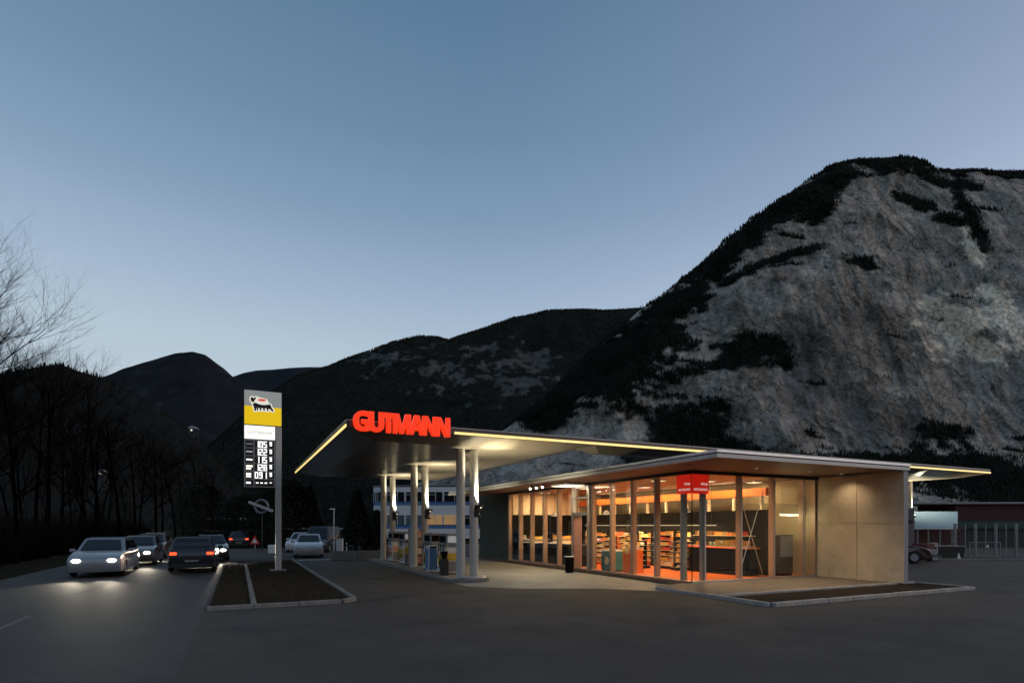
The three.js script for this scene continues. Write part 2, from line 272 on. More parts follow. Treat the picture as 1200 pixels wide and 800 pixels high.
mountain('rock_mountain', {
  ridge: [[470, 580], [520, 548], [560, 525], [610, 492], [640, 470], [680, 425], [720, 393], [745, 372], [770, 356], [800, 331], [840, 300], [870, 271], [900, 250], [940, 222], [980, 198], [1010, 191], [1060, 190], [1080, 197], [1100, 207], [1150, 204], [1200, 206], [1260, 196], [1330, 250]],
  far: 1100, near: 560, nt: 680, ns: 380, map: true, profile: cliffProfile, fade: .16,
  relief: (x, y, z) => {
    const wx = x + 40 * fbm(x / 120, y / 120, 6.6, 2), wy = y + x * .3 + 40 * fbm(x / 140, y / 90, 9.1, 2);
    return 50 * ridged(wx / 260 + 3, wy / 420, z / 260, 2) + 26 * ridged(wx / 85, wy / 190, z / 90 + 5, 3) + 6 * ridged(wx / 26, wy / 40, z / 60, 3) + 2.2 * ridged(x / 9, wy / 12, z / 14, 2) - 25;
  },
  paint: (x, y, z, s, top) => {
    const w = fbm(x / 60, y / 50, 3.3, 4) * 1.3 + fbm(x / 16, y / 13, 8.3, 3) * 1.1;
    let f = inPatch(x, y, 'f', w); const ledge = fbm(x / 130, y / 28 + x / 160, 21, 4); f = Math.max(f, sstep(.27, .36, ledge + (s < .3 ? .05 : 0)) * .9, sstep(.94, .965, s));
    const pale = inPatch(x, y, 'p', w * 1.3), quarry = inPatch(x, y, 'q', w * .7), darkr = inPatch(x, y, 'd', w);
    const n1 = fbm(x / 46, y / 60, z / 60, 5), streak = fbm(x / 9, y / 70, 4.4, 3), grit = fbm(x / 5, y / 5, 2.4, 2), spot = sstep(.16, .3, fbm(x / 22, y / 22, 17, 3));
    let b = .285 * (1 + n1 * .8 + streak * .75 + grit * .55) + spot * .11; b *= 1 - darkr * .36; b += pale * (.5 + grit * .4); b = b * (1 - quarry) + quarry * (.40 * (1 + grit * .35 + streak * .15));
    const crack = sstep(.035, .0, Math.abs(noise.noise(x / 30, y / 55, 7.7))) * .4; b *= 1 - crack * (1 - quarry * .7); b = Math.max(.03, b);
    const rust = sstep(.18, .34, fbm(x / 50, y / 34, 44, 3)) * .3, c = [b * (1.07 + rust * .35 + pale * .05), b * .985, b * (.87 - rust * .2 - pale * .08)];
    return [c[0] * (1 - f) + .024 * f, c[1] * (1 - f) + .027 * f, c[2] * (1 - f) + .022 * f, f * (1 - quarry)];
  }, trees: 70000, treeH: 5.6, label: 'dark conifer forest growing on the ledges and crest of the rock mountain',
});
mountain('forested_mountain', {
  ridge: [[120, 600], [200, 560], [260, 510], [310, 465], [350, 440], [385, 430], [405, 421], [430, 413], [460, 401], [490, 394], [510, 395], [525, 400], [560, 388], [600, 375], [640, 366], [680, 364], [705, 365], [740, 363], [780, 362], [840, 380], [920, 430]],
  far: 2500, near: 1000, nt: 360, ns: 150, profile: slopeProfile, fade: .35,
  relief: (x, y, z) => 130 * ridged(x / 700, y / 900, z / 700 + 2, 3) + 40 * fbm(x / 160, y / 160, z / 160, 3) - 30,
  paint: (x, y, z, s) => {
    const r = fbm(x / 90, y / 80, 12.5, 5) + fbm(x / 28, y / 28, 3, 3) * .8, zone = Math.max(0, 1 - Math.hypot((x + 160) / 560, (y - 560) / 240)) + Math.max(0, 1 - Math.hypot((x + 560) / 160, (y - 700) / 110)) * .6, k = sstep(.24, .42, r + zone * .42) * sstep(.02, .25, zone) * .9;
    const b = .055 * (1 + fbm(x / 30, y / 30, 1, 2) * 1.5); return [.015 + b * k, .018 + b * k, .016 + b * k, 1 - k];
  }, trees: 60000, treeH: 9, label: 'dark conifer forest covering the middle mountain behind the canopy',
});
mountain('distant_mountain', {
  ridge: [[200, 470], [262, 445], [285, 437], [300, 434], [320, 433], [340, 431], [360, 430], [380, 430], [420, 436], [480, 460]], far: 8000, near: 5000, nt: 120, ns: 50, profile: slopeProfile, fade: .2,
  relief: (x, y, z) => 300 * ridged(x / 2000, y / 2000, z / 2000, 3),
  paint: (x, y, z, s) => { const k = sstep(.9, .98, s + fbm(x / 300, y / 200, 3, 3) * .2); return [.02 + .3 * k, .024 + .31 * k, .03 + .33 * k, 0]; },
});
mountain('peaked_mountain', {
  ridge: [[-60, 520], [40, 480], [90, 457], [120, 443], [150, 433], [190, 420], [210, 415], [225, 414], [240, 417], [262, 432], [272, 441], [300, 455], [340, 478], [390, 520], [450, 570]], far: 4200, near: 1900, nt: 200, ns: 90, profile: slopeProfile, fade: .15,
  relief: (x, y, z) => 170 * ridged(x / 900, y / 1100, z / 900, 3) + 40 * fbm(x / 200, y / 200, z / 200, 2),
  paint: (x, y, z, s) => { const k = sstep(.12, .3, fbm(x / 120, y / 70, 9, 5)) * (.4 + fbm(x / 30, y / 30, 2, 2)); return [.014 + .03 * k, .0165 + .032 * k, .019 + .034 * k, .5]; },
});
mountain('opposite_mountain', { // the other side of the valley, behind the camera: the shop glass mirrors it
  ridge: [[-4000, 470], [-2600, 430], [-1400, 440], [-300, 400], [600, 430], [1500, 410], [2600, 440], [4000, 460], [5200, 500]].map(([x, y]) => [x, 1232 - y]), far: -1900, near: -700, nt: 90, ns: 30, profile: slopeProfile, fade: .2,
  relief: (x, y, z) => 60 * ridged(x / 500, y / 600, z / 500, 3), paint: (x, y, z) => { const n = 1 + fbm(x / 90, y / 90, z / 90, 3); return [.03 * n, .033 * n, .03 * n, 0]; },
});
mountain('wooded_hill', {
  ridge: [[-3200, 250], [-1700, 320], [-900, 360], [-500, 380], [-250, 400], [-60, 432], [0, 440], [30, 433], [60, 428], [75, 430], [90, 437], [115, 444], [150, 462], [200, 492], [250, 535], [290, 580], [330, 606]], far: 900, near: 260, nt: 420, ns: 90, profile: slopeProfile, fade: .1,
  relief: (x, y, z) => 30 * ridged(x / 260, y / 300, z / 260, 3) + 6 * fbm(x / 40, y / 40, z / 40, 2),
  paint: (x, y, z) => { const n = 1 + fbm(x / 20, y / 20, z / 20, 3); return [.013 * n, .0125 * n, .011 * n, 1]; }, trees: 16000, treeH: 5.5, label: 'dark woodland on the low hill left of the road',
});

// ---------- canopy over the pumps ----------
const canopy = local('forecourt_canopy', 'long flat forecourt canopy with yellow light line round its edge, over the pumps', 'canopy', [0, 0, 0]);
{
  // one roof: main field, narrow arm across the shop, end field on the right; soffit tapers up to the thin edge
  const top = 5.06, edge = 4.86, deep = 4.66;
  const outline = [[-10.3, 3.17], [24.7, 3.17], [24.7, 13], [19, 13], [19, 4.6], [-1.6, 4.6], [-1.6, 19.7], [-10.3, 19.7]];
  const sh = (o) => new THREE.Shape(o.map(([u, v]) => new THREE.Vector2(u, v)));
  const slab = (o, y0, y1) => { const g = new THREE.ExtrudeGeometry(sh(o), { depth: y1 - y0, bevelEnabled: false }); g.rotateX(-Math.PI / 2); g.translate(0, y0, 0); return g; };
  part('roof_deck', slab(outline.map(([u, v]) => [u, v]), top - .09, top), M.fascia, canopy);
  const tray = (u0, u1, v0, v1, t) => { // underside of one field: flat panels in the middle, tapered border
    const A = [[u0, v0], [u1, v0], [u1, v1], [u0, v1]], B = [[u0 + t, v0 + t], [u1 - t, v0 + t], [u1 - t, v1 - t], [u0 + t, v1 - t]], pos = [];
    for (let i = 0; i < 4; i++) { const j = (i + 1) % 4, a = [A[i][0], edge + .01, -A[i][1]], b = [A[j][0], edge + .01, -A[j][1]], c = [B[j][0], deep, -B[j][1]], d = [B[i][0], deep, -B[i][1]]; pos.push(...a, ...c, ...b, ...a, ...d, ...c); }
    const g = new THREE.BufferGeometry(); g.setAttribute('position', new THREE.Float32BufferAttribute(pos, 3)); g.computeVertexNormals(); g.setAttribute('uv', new THREE.Float32BufferAttribute(new Float32Array(pos.length / 3 * 2), 2));
    const border = part('tapered_soffit', g, M.soffit, canopy);
    const w = u1 - u0 - 2 * t, l = v1 - v0 - 2 * t, nu = Math.max(1, Math.round(w / 1.25)), nv = Math.max(1, Math.round(l / 3.6)), geo = metreUV(box(w / nu - .008, .03, l / nv - .008), 3.1);
    for (let i = 0; i < nu; i++) for (let j = 0; j < nv; j++) { const m = new THREE.Mesh(geo, M.soffit); m.name = 'soffit_panel'; m.castShadow = m.receiveShadow = true; m.position.set(u0 + t + w / nu * (i + .5), deep + .012, -(v0 + t + l / nv * (j + .5))); canopy.add(m); }
    part('soffit_backing', box(w, .02, l, (u0 + u1) / 2, deep + .05, -(v0 + v1) / 2), M.fascia, canopy);
  };
  tray(-10.28, -1.62, 3.19, 19.68, 1.0); tray(-1.6, 19, 3.19, 4.58, .5); tray(19.02, 24.68, 3.19, 12.98, 1.0);
  // fascia boards, each with its light line
  const led = glow([1, .72, .24], 1.15, [.6, .5, .3]);
  const run = (u0, v0, u1, v1, nu, nv, lit0 = 0, lit1 = 1) => {
    const len = Math.hypot(u1 - u0, v1 - v0), ang = Math.atan2(v1 - v0, u1 - u0);
    const g = box(len, .2, .05).rotateY(ang).translate((u0 + u1) / 2 + nu * .026, (top + edge) / 2 + .001, -((v0 + v1) / 2 + nv * .026)); part('fascia_board', g, M.fascia, canopy);
    const a = lit0, b = lit1, l2 = len * (b - a); if (l2 > 0) { const f = (a + b) / 2, e = box(l2, .075, .03).rotateY(ang).translate(u0 + (u1 - u0) * f + nu * .066, edge + .055, -(v0 + (v1 - v0) * f + nv * .066)); part('light_line', e, led, canopy); }
    part('roof_edge_trim', box(len, .035, .075).rotateY(ang).translate((u0 + u1) / 2 + nu * .035, top + .015, -((v0 + v1) / 2 + nv * .035)), M.zinc, canopy);
  };
  run(-10.3, 3.17, 24.7, 3.17, 0, -1, 3.3 / 35, 1); run(-10.3, 3.17, -10.3, 19.7, -1, 0); run(24.7, 3.17, 24.7, 13, 1, 0); run(-10.3, 19.7, -1.6, 19.7, 0, 1); run(-1.6, 19.7, -1.6, 4.6, 1, 0, 0, 0); run(-1.6, 4.6, 19, 4.6, 0, 1, 0, 0);
}
function columnPair(u, v, base, label, pairGap = .5) {
  for (const k of pairGap > 0 ? [0, 1] : [-1]) {
    const c = local('canopy_column', label[Math.abs(k)], 'column', [u + k * pairGap, base, v], 0, 'round columns carrying the canopy');
    part('shaft', new THREE.CylinderGeometry(.155, .155, 4.66 - base, 36).translate(0, (4.66 - base) / 2, 0), M.column, c);
    part('base_collar', cyl(.19, .185, .05, 0, .001, 0, 32), M.steel, c);
    if (!k) continue;
    const pts = []; for (let i = 0; i <= 14; i++) { const t = i / 14; pts.push(new THREE.Vector2(.162 + .21 * Math.pow(t, 1.5), 2.14 + .42 * Math.pow(t, .8))); } for (let i = 14; i >= 0; i--) { const t = i / 14; pts.push(new THREE.Vector2(.158 + .205 * Math.pow(t, 1.5), 2.155 + .425 * Math.pow(t, .8))); }
    const scoop = part('uplight_scoop', new THREE.LatheGeometry(pts, 24, .85 - 1.15, 2.3), M.dark, c);
    const lens = part('uplight_lens', new THREE.CylinderGeometry(.045, .045, .03, 16).translate(.15, 2.60 - base, .22), glow([1, .92, .68], 5), scoop);
    part('bracket', rspan(.08, .3, 2.14, 2.22, -.04, .04).rotateY(-.95), M.dark, c);
    for (const [ang, I, pen, du, dv] of [[1.02, 84, .25, .9, .1], [.34, 140, 1, .35, -.6]]) {
      const s = new THREE.SpotLight(new THREE.Color(1, .88, .6), I, 0, k < 0 ? 1.35 : ang, pen, 2); if (k < 0) s.intensity = 80; s.position.copy(L(u + k * pairGap + .15, 2.72, v - .22)); s.target.position.copy(L(u + k * pairGap + .15 + du, 4.6, v - .22 + dv)); s.castShadow = true; s.shadow.radius = 2; scene.add(s, s.target);
    }
  }
}
const isl = local('pump_island', 'raised concrete island with kerb under the pumps and columns', 'island', [-5.9, 0, 4.1]);
{ const s = new THREE.Shape(); s.moveTo(-.75, .7); s.absarc(0, .7, .75, Math.PI, 2 * Math.PI, false); s.lineTo(.75, 15.2); s.absarc(0, 15.2, .75, 0, Math.PI, false); s.lineTo(-.75, .7); const g = new THREE.ExtrudeGeometry(s, { depth: .12, bevelEnabled: true, bevelSize: .015, bevelThickness: .015, bevelSegments: 2, curveSegments: 16 }); g.rotateX(-Math.PI / 2); g.translate(0, -.02, 0); part('island_slab', g, M.kerb, isl);
  const ring = new THREE.TorusGeometry(.42, .035, 10, 40, Math.PI * 1.15).rotateX(Math.PI / 2).rotateY(Math.PI * .08).translate(.1, .16, -.42); part('impact_ring', ring, M.steel, isl); for (const a of [-.4, 0, .4]) part('ring_post', cyl(.025, .025, .08, .1 + Math.sin(a) * .42, .11, -.42 + Math.cos(a) * .42, 10), M.steel, isl); }
columnPair(-6.15, 4.83, .115, ['front canopy column nearest the camera, on the road side', 'front canopy column nearest the camera with uplight scoop, on the shop side']);
columnPair(-6.15, 10.75, .115, ['middle canopy column on the road side', 'middle canopy column with uplight scoop']);
columnPair(-6.15, 16.7, .115, ['rearmost canopy column on the road side', 'rearmost canopy column with uplight scoop']);
columnPair(23.33, 6.9, 0, ['', 'lit canopy column at the right end of the station, behind the grey store'], -.5);

// illuminated letters on the canopy front
const font = await new FontLoader().loadAsync('fonts/droid/droid_sans_bold.typeface.json');
{
  const sign = local('canopy_letters', 'big red glowing channel letters on the front corner of the canopy', 'sign', [-10.2, 4.74, 3.02]);
  const face = glow([1, .045, .006], .8, [.6, .02, .006]), side = mat([.45, .02, .01], { roughness: .4 });
  let x = 0; const widths = [.465, .41, .345, .50, .435, .43, .43];
  [...'GUTMANN'].forEach((ch, i) => {
    const g = new TextGeometry(ch, { font, size: 1, depth: .12, curveSegments: 8, bevelEnabled: true, bevelThickness: .012, bevelSize: .035, bevelSegments: 2 }); g.computeBoundingBox(); const b = g.boundingBox;
    g.translate(-b.min.x, -b.min.y, 0); g.scale((widths[i] + .045) / (b.max.x - b.min.x), .60 / (b.max.y - b.min.y), 1); g.translate(x, 0, 0); x += widths[i] - .012;
    part('letter', g, face, sign);
    part('standoff', box(.03, .03, .08, x - .22, .3, -.04), side, sign);
  });
}

// ---------- price sign ----------
{
  const p = local('price_pylon', 'tall roadside price sign with yellow emblem panel and lit fuel prices', 'sign', [-11.72, 0, 11.5]);
  part('pole', rspan(-.12, .115, -.05, 6.04, -.13, .13, .03), M.column, p); part('base_plate', rspan(-.32, .32, .05, .14, -.3, .3, .02), M.kerb, p);
  const logo = canvasTex(512, 512, (x, w, h) => {
    x.fillStyle = '#8e938f'; x.fillRect(0, 0, w, h); x.fillStyle = '#f2c90a'; x.fillRect(0, 235, w, h);
    const body = () => { x.beginPath(); x.moveTo(112, 196); x.lineTo(150, 182); x.quadraticCurveTo(240, 222, 320, 196); x.lineTo(356, 190); x.quadraticCurveTo(372, 240, 402, 280); x.lineTo(386, 300); x.lineTo(352, 262); x.lineTo(330, 262); for (const q of [312, 262, 214, 172]) { x.lineTo(q + 16, 256); x.lineTo(q + 18, 294); x.lineTo(q, 294); x.lineTo(q - 8, 256); } x.lineTo(160, 258); x.lineTo(162, 304); x.lineTo(140, 306); x.lineTo(128, 250); x.closePath(); };
    const headS = () => { x.beginPath(); x.moveTo(88, 112); x.lineTo(104, 96); x.lineTo(124, 116); x.lineTo(166, 96); x.lineTo(158, 124); x.lineTo(138, 140); x.lineTo(136, 168); x.lineTo(108, 178); x.lineTo(84, 148); x.closePath(); };
    x.lineJoin = 'round'; x.strokeStyle = x.fillStyle = '#f3f0dc'; x.lineWidth = 34; for (const f of [body, headS]) { f(); x.stroke(); x.fill(); } x.beginPath(); x.moveTo(84, 200); x.lineTo(110, 110); x.lineTo(190, 92); x.lineTo(310, 112); x.lineTo(356, 200); x.closePath(); x.fill();
    x.fillStyle = '#0d0b08'; for (const f of [body, headS]) { f(); x.fill(); }
    x.fillStyle = '#e2503f'; x.beginPath(); x.moveTo(178, 138); x.quadraticCurveTo(200, 104, 300, 120); x.quadraticCurveTo(300, 140, 260, 152); x.quadraticCurveTo(210, 160, 178, 138); x.fill();
  });
  const cab = (name, x0, x1, y0, y1, m) => { const c = part(name + '_cabinet', rspan(x0, x1, y0, y1, -.12, .12, .012), M.grey, p); const f = new THREE.PlaneGeometry(x1 - x0 - .03, y1 - y0 - .03).translate((x0 + x1) / 2, (y0 + y1) / 2, .1235); const s = part(name + '_face', f, m, c); return s; };
  cab('emblem', -1.30, .12, 6.06, 7.47, printed(logo, .62));
  cab('name', -1.30, -.125, 5.47, 6.045, printed(canvasTex(512, 256, (x, w, h) => { x.fillStyle = '#fffdf8'; x.fillRect(0, 0, w, h); x.fillStyle = '#b4aea4'; x.font = 'bold 84px sans-serif'; x.textAlign = 'center'; x.fillText('GUTMANN', w / 2, 158); }), .95));
  cab('price', -1.30, -.125, 3.52, 5.46, printed(canvasTex(512, 832, (x, w, h) => {
    x.fillStyle = '#3a3a3c'; x.fillRect(0, 0, w, h); const rows = [['105', '#565656'], ['122', '#8c8c88'], ['1 15', '#e8e8e0'], ['128', '#f4f4d8'], ['09 1', '#f4f4e4'], ['- - -', '#ffffff']];
    const seg = { 0: 'abcdef', 1: 'bc', 2: 'abged', 5: 'afgcd', 8: 'abcdefg', 9: 'abcdfg', '-': 'g' };
    const digit = (ch, X, Y, W, H, t) => { const S = { a: [0, 0, W, t], d: [0, H - t, W, t], g: [0, H / 2 - t / 2, W, t], f: [0, 0, t, H / 2], e: [0, H / 2, t, H / 2], b: [W - t, 0, t, H / 2], c: [W - t, H / 2, t, H / 2] }; for (const k of seg[ch] || '') x.fillRect(X + S[k][0], Y + S[k][1], S[k][2], S[k][3]); };
    rows.forEach(([n, lc], i) => {
      const y = 8 + i * 137; x.fillStyle = '#0b0b0c'; x.fillRect(16, y + 6, 132, 122); x.fillRect(168, y + 6, 330, 122);
      x.fillStyle = lc; if (i < 3) x.fillRect(30, y + 54, 104, i === 2 ? 30 : 22); else if (i < 5) { x.fillRect(28, y + 30, i === 3 ? 110 : 84, 34); x.fillRect(28, y + 72, i === 3 ? 84 : 84, 36); } else x.fillRect(28, y + 50, 76, 34);
      x.fillStyle = '#fbf7f4'; if (i === 5) { for (const X of [190, 262, 334]) x.fillRect(X, y + 54, 46, 22); x.fillRect(420, y + 50, 40, 16); return; }
      const cells = n.includes(' ') ? (i === 2 ? [['1', 190], ['1', 252], ['5', 316]] : [['0', 170], ['9', 242], ['1', 314]]) : [[n[0], 180], [n[1], 246], [n[2], 316]];
      for (const [c, X] of cells) digit(c, X, y + 8, 60, 116, 19); digit('9', 418, y + 12, 42, 76, 16);
    });
  }), 1.25));
}

// ---------- shop ----------
const shop = local('shop_building', 'low glass and concrete shop with wide flat roof beside the forecourt', 'building', [0, .1, 0]);
const Z = (v) => -v, HT = 3.60, UF = [.55, 2.19, 3.78, 5.34], VF = [.49, 1.82, 3.15, 4.48, 5.81, 7.24, 8.62, 9.98, 11.3, 12.6, 13.85];
{
  part('floor', span(.02, 6.0, -.04, .012, -13.9, -.02), M.orangeFloor, shop);
  part('ceiling', span(.02, 6.0, HT + .02, HT + .09, -13.9, -.02), M.timber, shop);
  // roof: slab with two step metal edge
  const u0 = -2.04, u1 = 6.27, v0 = -3.1, v1 = 17.9;
  const roof = part('roof', span(u0 + .08, u1 - .08, 3.63 + .06, 3.78, -v1, -v0 - .08), M.fascia, shop);
  const edge = (x0, x1, z0, z1) => { part('lower_edge', span(x0, x1, 3.63, 3.735, z0, z1), M.zinc, roof); const g = .022, cx = (x0 + x1) / 2, cz = (z0 + z1) / 2, lx = x1 - x0, lz = z1 - z0; part('edge_flashing', rbox(lx + g * 2, .075, lz + g * 2, cx, 3.795, cz, .01), M.steel, roof); part('edge_gap', box(lx - .04 > .04 ? lx - .01 : lx - .03, .04, lz - .04 > .04 ? lz - .01 : lz - .03, cx, 3.748, cz), M.black, roof); };
  edge(u0, u1, -v0 - .08, -v0); edge(u0, u0 + .08, -v1, -v0 - .082); edge(u1 - .08, u1, -v1, -v0 - .082); edge(u0 + .082, u1 - .082, -v1, -v1 + .08);
  const panelMat = M.eave; let k = 0; // eave soffit boards
  const bw = .29; for (let v = v0 + .1; v < -.02; v += bw) part('soffit_board', span(u0 + .09, 6.02, 3.645, 3.685, -Math.min(v + bw - .008, -.02), -v), panelMat, roof);
  for (let u = u0 + .1; u < -.1; u += bw) part('soffit_board', span(u, Math.min(u + bw - .008, -.02), 3.645, 3.685, -v1 + .1, .0), panelMat, roof);
  // header and sill round the glass
  const frame = M.dark;
  part('header', span(0, 6.02, HT - .06, HT + .05, -.07, .07), frame, shop); part('header', span(-.07, .07, HT - .06, HT + .05, -13.9, -.072), frame, shop);
  part('sill', span(0, 6.02, 0, .05, -.06, .06), M.zinc, shop); part('sill', span(-.06, .06, 0, .05, -13.9, -.062), M.zinc, shop);
  // posts and panes
  const postU = metreUV(rbox(.07, HT - .12, .2, 0, HT / 2 + .0, 0, .008), 1), postV = metreUV(rbox(.2, HT - .12, .07, 0, HT / 2, 0, .008), 1);
  const post = (g, x, z, m) => { const o = part('window_post', g, m, shop); o.position.set(x, 0, z); return o; };
  UF.forEach((u, i) => post(postU, u, -.12, i === 0 ? M.zinc : M.mullion)); post(postU, 5.98, -.12, M.mullion);
  VF.forEach((v, i) => post(postV, .12, -v, i === 0 ? M.zinc : M.mullion));
  const capU = box(.06, HT - .12, .03, 0, HT / 2, 0), capV = box(.03, HT - .12, .06, 0, HT / 2, 0);
  UF.forEach((u) => { const o = part('glazing_bar', capU, M.zinc, shop); o.position.set(u, 0, .01); }); VF.forEach((v) => { const o = part('glazing_bar', capV, M.zinc, shop); o.position.set(-.01, 0, -v); });
  const pane = (x0, x1, z0, z1, y0 = .05, y1 = HT - .06) => part('glass_pane', span(x0, x1, y0, y1, z0, z1), glass, shop);
  let a = .014; for (const u of [...UF, 6.02]) { pane(a, u - .03, -.012, -.004); a = u + .03; }
  a = .014; for (const v of VF) { if (v !== 7.24) pane(.004, .012, -(v - .03), -a); a = v + .03; }
  part('corner_joint', box(.02, HT - .12, .02, .004, HT / 2, -.004), M.black, shop);
  // diagonal bracing in the third bay
  for (const [x0, x1] of [[2.35, 3.55], [3.55, 2.35]]) part('brace_rod', rod([x0, .12, -.26 - (x0 > 3 ? .03 : 0)], [x1, 3.1, -.26 - (x0 > 3 ? .03 : 0)], .014), M.steel, shop);
  // inner walls
  part('back_wall', span(4.5, 4.6, .012, 2.45, -13.7, -.9), M.black, shop); part('back_wall', span(.2, 4.48, .012, 2.45, -13.85, -13.75), M.black, shop);
  part('bulkhead', span(4.42, 4.62, 2.98, 3.27, -13.7, -.9), M.orange, shop); part('upper_wall', span(.2, 4.48, 2.46, 3.6, -13.86, -13.78), M.cream, shop);
  part('side_wall', span(5.99, 6.03, .012, HT, -13.9, -.22), M.sideWall, shop); part('rear_wall', span(.0, 6.02, .012, HT, -13.98, -13.9), M.cream, shop);
  for (let v = 1.2; v < 13; v += 1.33) part('clerestory_post', span(4.5, 4.6, 2.45, 2.95, -v - .05, -v + .05), M.cream, shop);
  part('picture_rail', span(.3, 5.9, 2.62, 2.635, -.42, -.405), M.steel, shop);
  // dark panelled wall beyond the glass
  for (let i = 0; i < 5; i++) part('wall_panel', rspan(-.05, .1, .0, HT, -(13.93 + (i + 1) * .79) + .006, -(13.93 + i * .79) - .006, .01), M.greenWall, shop);
  part('panel_backing', span(0, 6, .0, HT, -17.85, -14.0), M.dark, shop);
  // concrete wing wall: core plus formwork panels
  const wing = part('wing_wall', span(6.05, 6.24, 0, 3.6, .0, 3.02), M.concrete, shop);
  const ph = [[.0, 1.925], [1.943, 3.62]], pw = [[-.0, 1.495], [1.513, 3.05]];
  for (const [y0, y1] of ph) for (const [z0, z1] of pw) { const g = span(6.026, 6.052, y0 + .003, y1, z0 + .003, z1); part('concrete_panel', g, M.concrete, wing); for (const ty of [.45, y1 - y0 - .4]) for (const tz of [.35, 1.15]) part('tie_hole', new THREE.CylinderGeometry(.016, .016, .006, 12).rotateZ(Math.PI / 2).translate(6.0245, y0 + ty, z0 + tz), M.grey, wing); }
  part('wall_end', span(6.05, 6.26, 0, 3.62, 3.021, 3.05), M.grey, wing);
  part('outer_wall', span(6.05, 6.2, 0, 3.62, -17.9, -.02), M.concrete, shop);
  // entrance portal
  const vD0 = 5.85, vD1 = 7.2, door = part('door_frame', [span(-.16, .04, .0, HT - .06, -vD0 - .1, -vD0 - .02), span(-.16, .04, .0, HT - .06, -vD1 + .04, -vD1 + .12), span(-.16, .04, 2.3, 2.42, -vD1 + .12, -vD0 - .1), span(-.16, .04, HT - .14, HT - .06, -vD1 + .12, -vD0 - .1), span(-.1, .02, 3.02, 3.07, -vD1 + .12, -vD0 - .1)], M.steel, shop);
  part('transom_pane', span(-.05, -.042, 2.42, 3.02, -vD1 + .12, -vD0 - .1), glass, door); part('transom_pane', span(-.05, -.042, 3.07, HT - .14, -vD1 + .12, -vD0 - .1), glass, door);
  part('door_leaf', span(-.06, -.03, .06, 2.3, -vD1 + .12, -vD1 + .68), M.salmon, door, { label: 'salmon coloured door leaf' }); part('glass_leaf', span(-.05, -.04, .06, 2.3, -vD1 + .72, -vD0 - .12), glass, door); part('door_handle', rod([-.09, .9, -vD1 + .6], [-.09, 1.5, -vD1 + .6], .014), M.steel, door);
}
// red corner sign
{
  const s = local('corner_sign', 'red two-sided box sign lettered in white on the shop glass corner', 'sign', [0, 2.99, 0]);
  const face = (lines) => printed(canvasTex(512, 512, (x, w, h) => { x.fillStyle = '#d3200f'; x.fillRect(0, 0, w, h); x.fillStyle = '#fff3e6'; x.textAlign = 'right'; x.font = 'bold 92px sans-serif'; x.fillText(lines[0], w - 26, 282); x.font = 'bold 78px sans-serif'; x.fillText(lines[1], w - 26, 432); }), .55);
  const f = face(['shop', 'METZGEREI']);
  part('cabinet', [span(-.045, .66, 0, .64, .02, .06), span(-.085, -.045, 0, .64, -.62, .06)], M.red, s);
  part('front_face', new THREE.PlaneGeometry(.72, .62).translate(.29, .32, .0625), f, s);
  const g = new THREE.PlaneGeometry(.66, .62).rotateY(-Math.PI / 2).translate(-.0875, .32, -.28); part('side_face', g, f, s);
}
// shop lights: round pendants, ceiling panels, entrance spots, eave downlights
const warm = new THREE.Color(1, .62, .32), warmGlow = [1, .74, .46];
function areaLight(p, size, I, look, color = warm) { const l = new THREE.RectAreaLight(color, I, size[0], size[1]); l.position.copy(p); l.lookAt(look); scene.add(l); return l; }
[[1.15, 1.55], [1.15, 6.4], [1.2, 11.0]].forEach(([u, v], i) => {
  const p = local('pendant_lamp', ['glowing pendant lamp near the shop corner', 'glowing pendant lamp behind the pane right of the entrance', 'glowing pendant lamp left of the entrance'][i], 'lamp', [u, 2.42, v], 0, 'pendant lamps');
  const pts = [[.03, .2], [.06, .19], [.12, .12], [.17, .02], [.165, .018], [.11, .11], [.03, .18]].map(([x, y]) => new THREE.Vector2(x, y)); part('shade', new THREE.LatheGeometry(pts, 24), M.white, p);
  part('bulb', new THREE.SphereGeometry(.06, 14, 10).translate(0, .07, 0), glow([1, .85, .62], 3), p); part('cord', rod([0, .19, 0], [0, 1.27, 0], .006), M.dark, p);
  const l = new THREE.PointLight(new THREE.Color(1, .8, .55), 3, 0, 2); l.position.copy(L(u, 2.49, v)); l.castShadow = true; l.shadow.radius = 2.5; scene.add(l);
});
[[1.3, 3.2], [3.2, 2.6], [1.3, 8.3], [3.2, 6.4], [3.2, 10.2], [1.4, 12.4], [5.3, 2.2]].forEach(([u, v], i) => {
  const p = local('ceiling_light', ['square ceiling light over the front shelves', 'square ceiling light over the counter', 'square ceiling light behind the entrance', 'square ceiling light over the middle of the wall shelves', 'square ceiling light over the far wall shelves', 'square ceiling light over the seating', 'square ceiling light in the side passage'][i], 'ceiling light', [u, 3.69, v], 0, 'ceiling lights in the shop');
  part('housing', rbox(.46, .05, .46, 0, 0, 0), M.white, p); part('diffuser', box(.4, .012, .4, 0, -.03, 0), glow(warmGlow, 1.6), p);
  const q = L(u, 3.645, v), l = areaLight(q, [.4, .4], i === 6 ? 42 : 230, L(u, 0, v)); l.rotateZ(0);
});
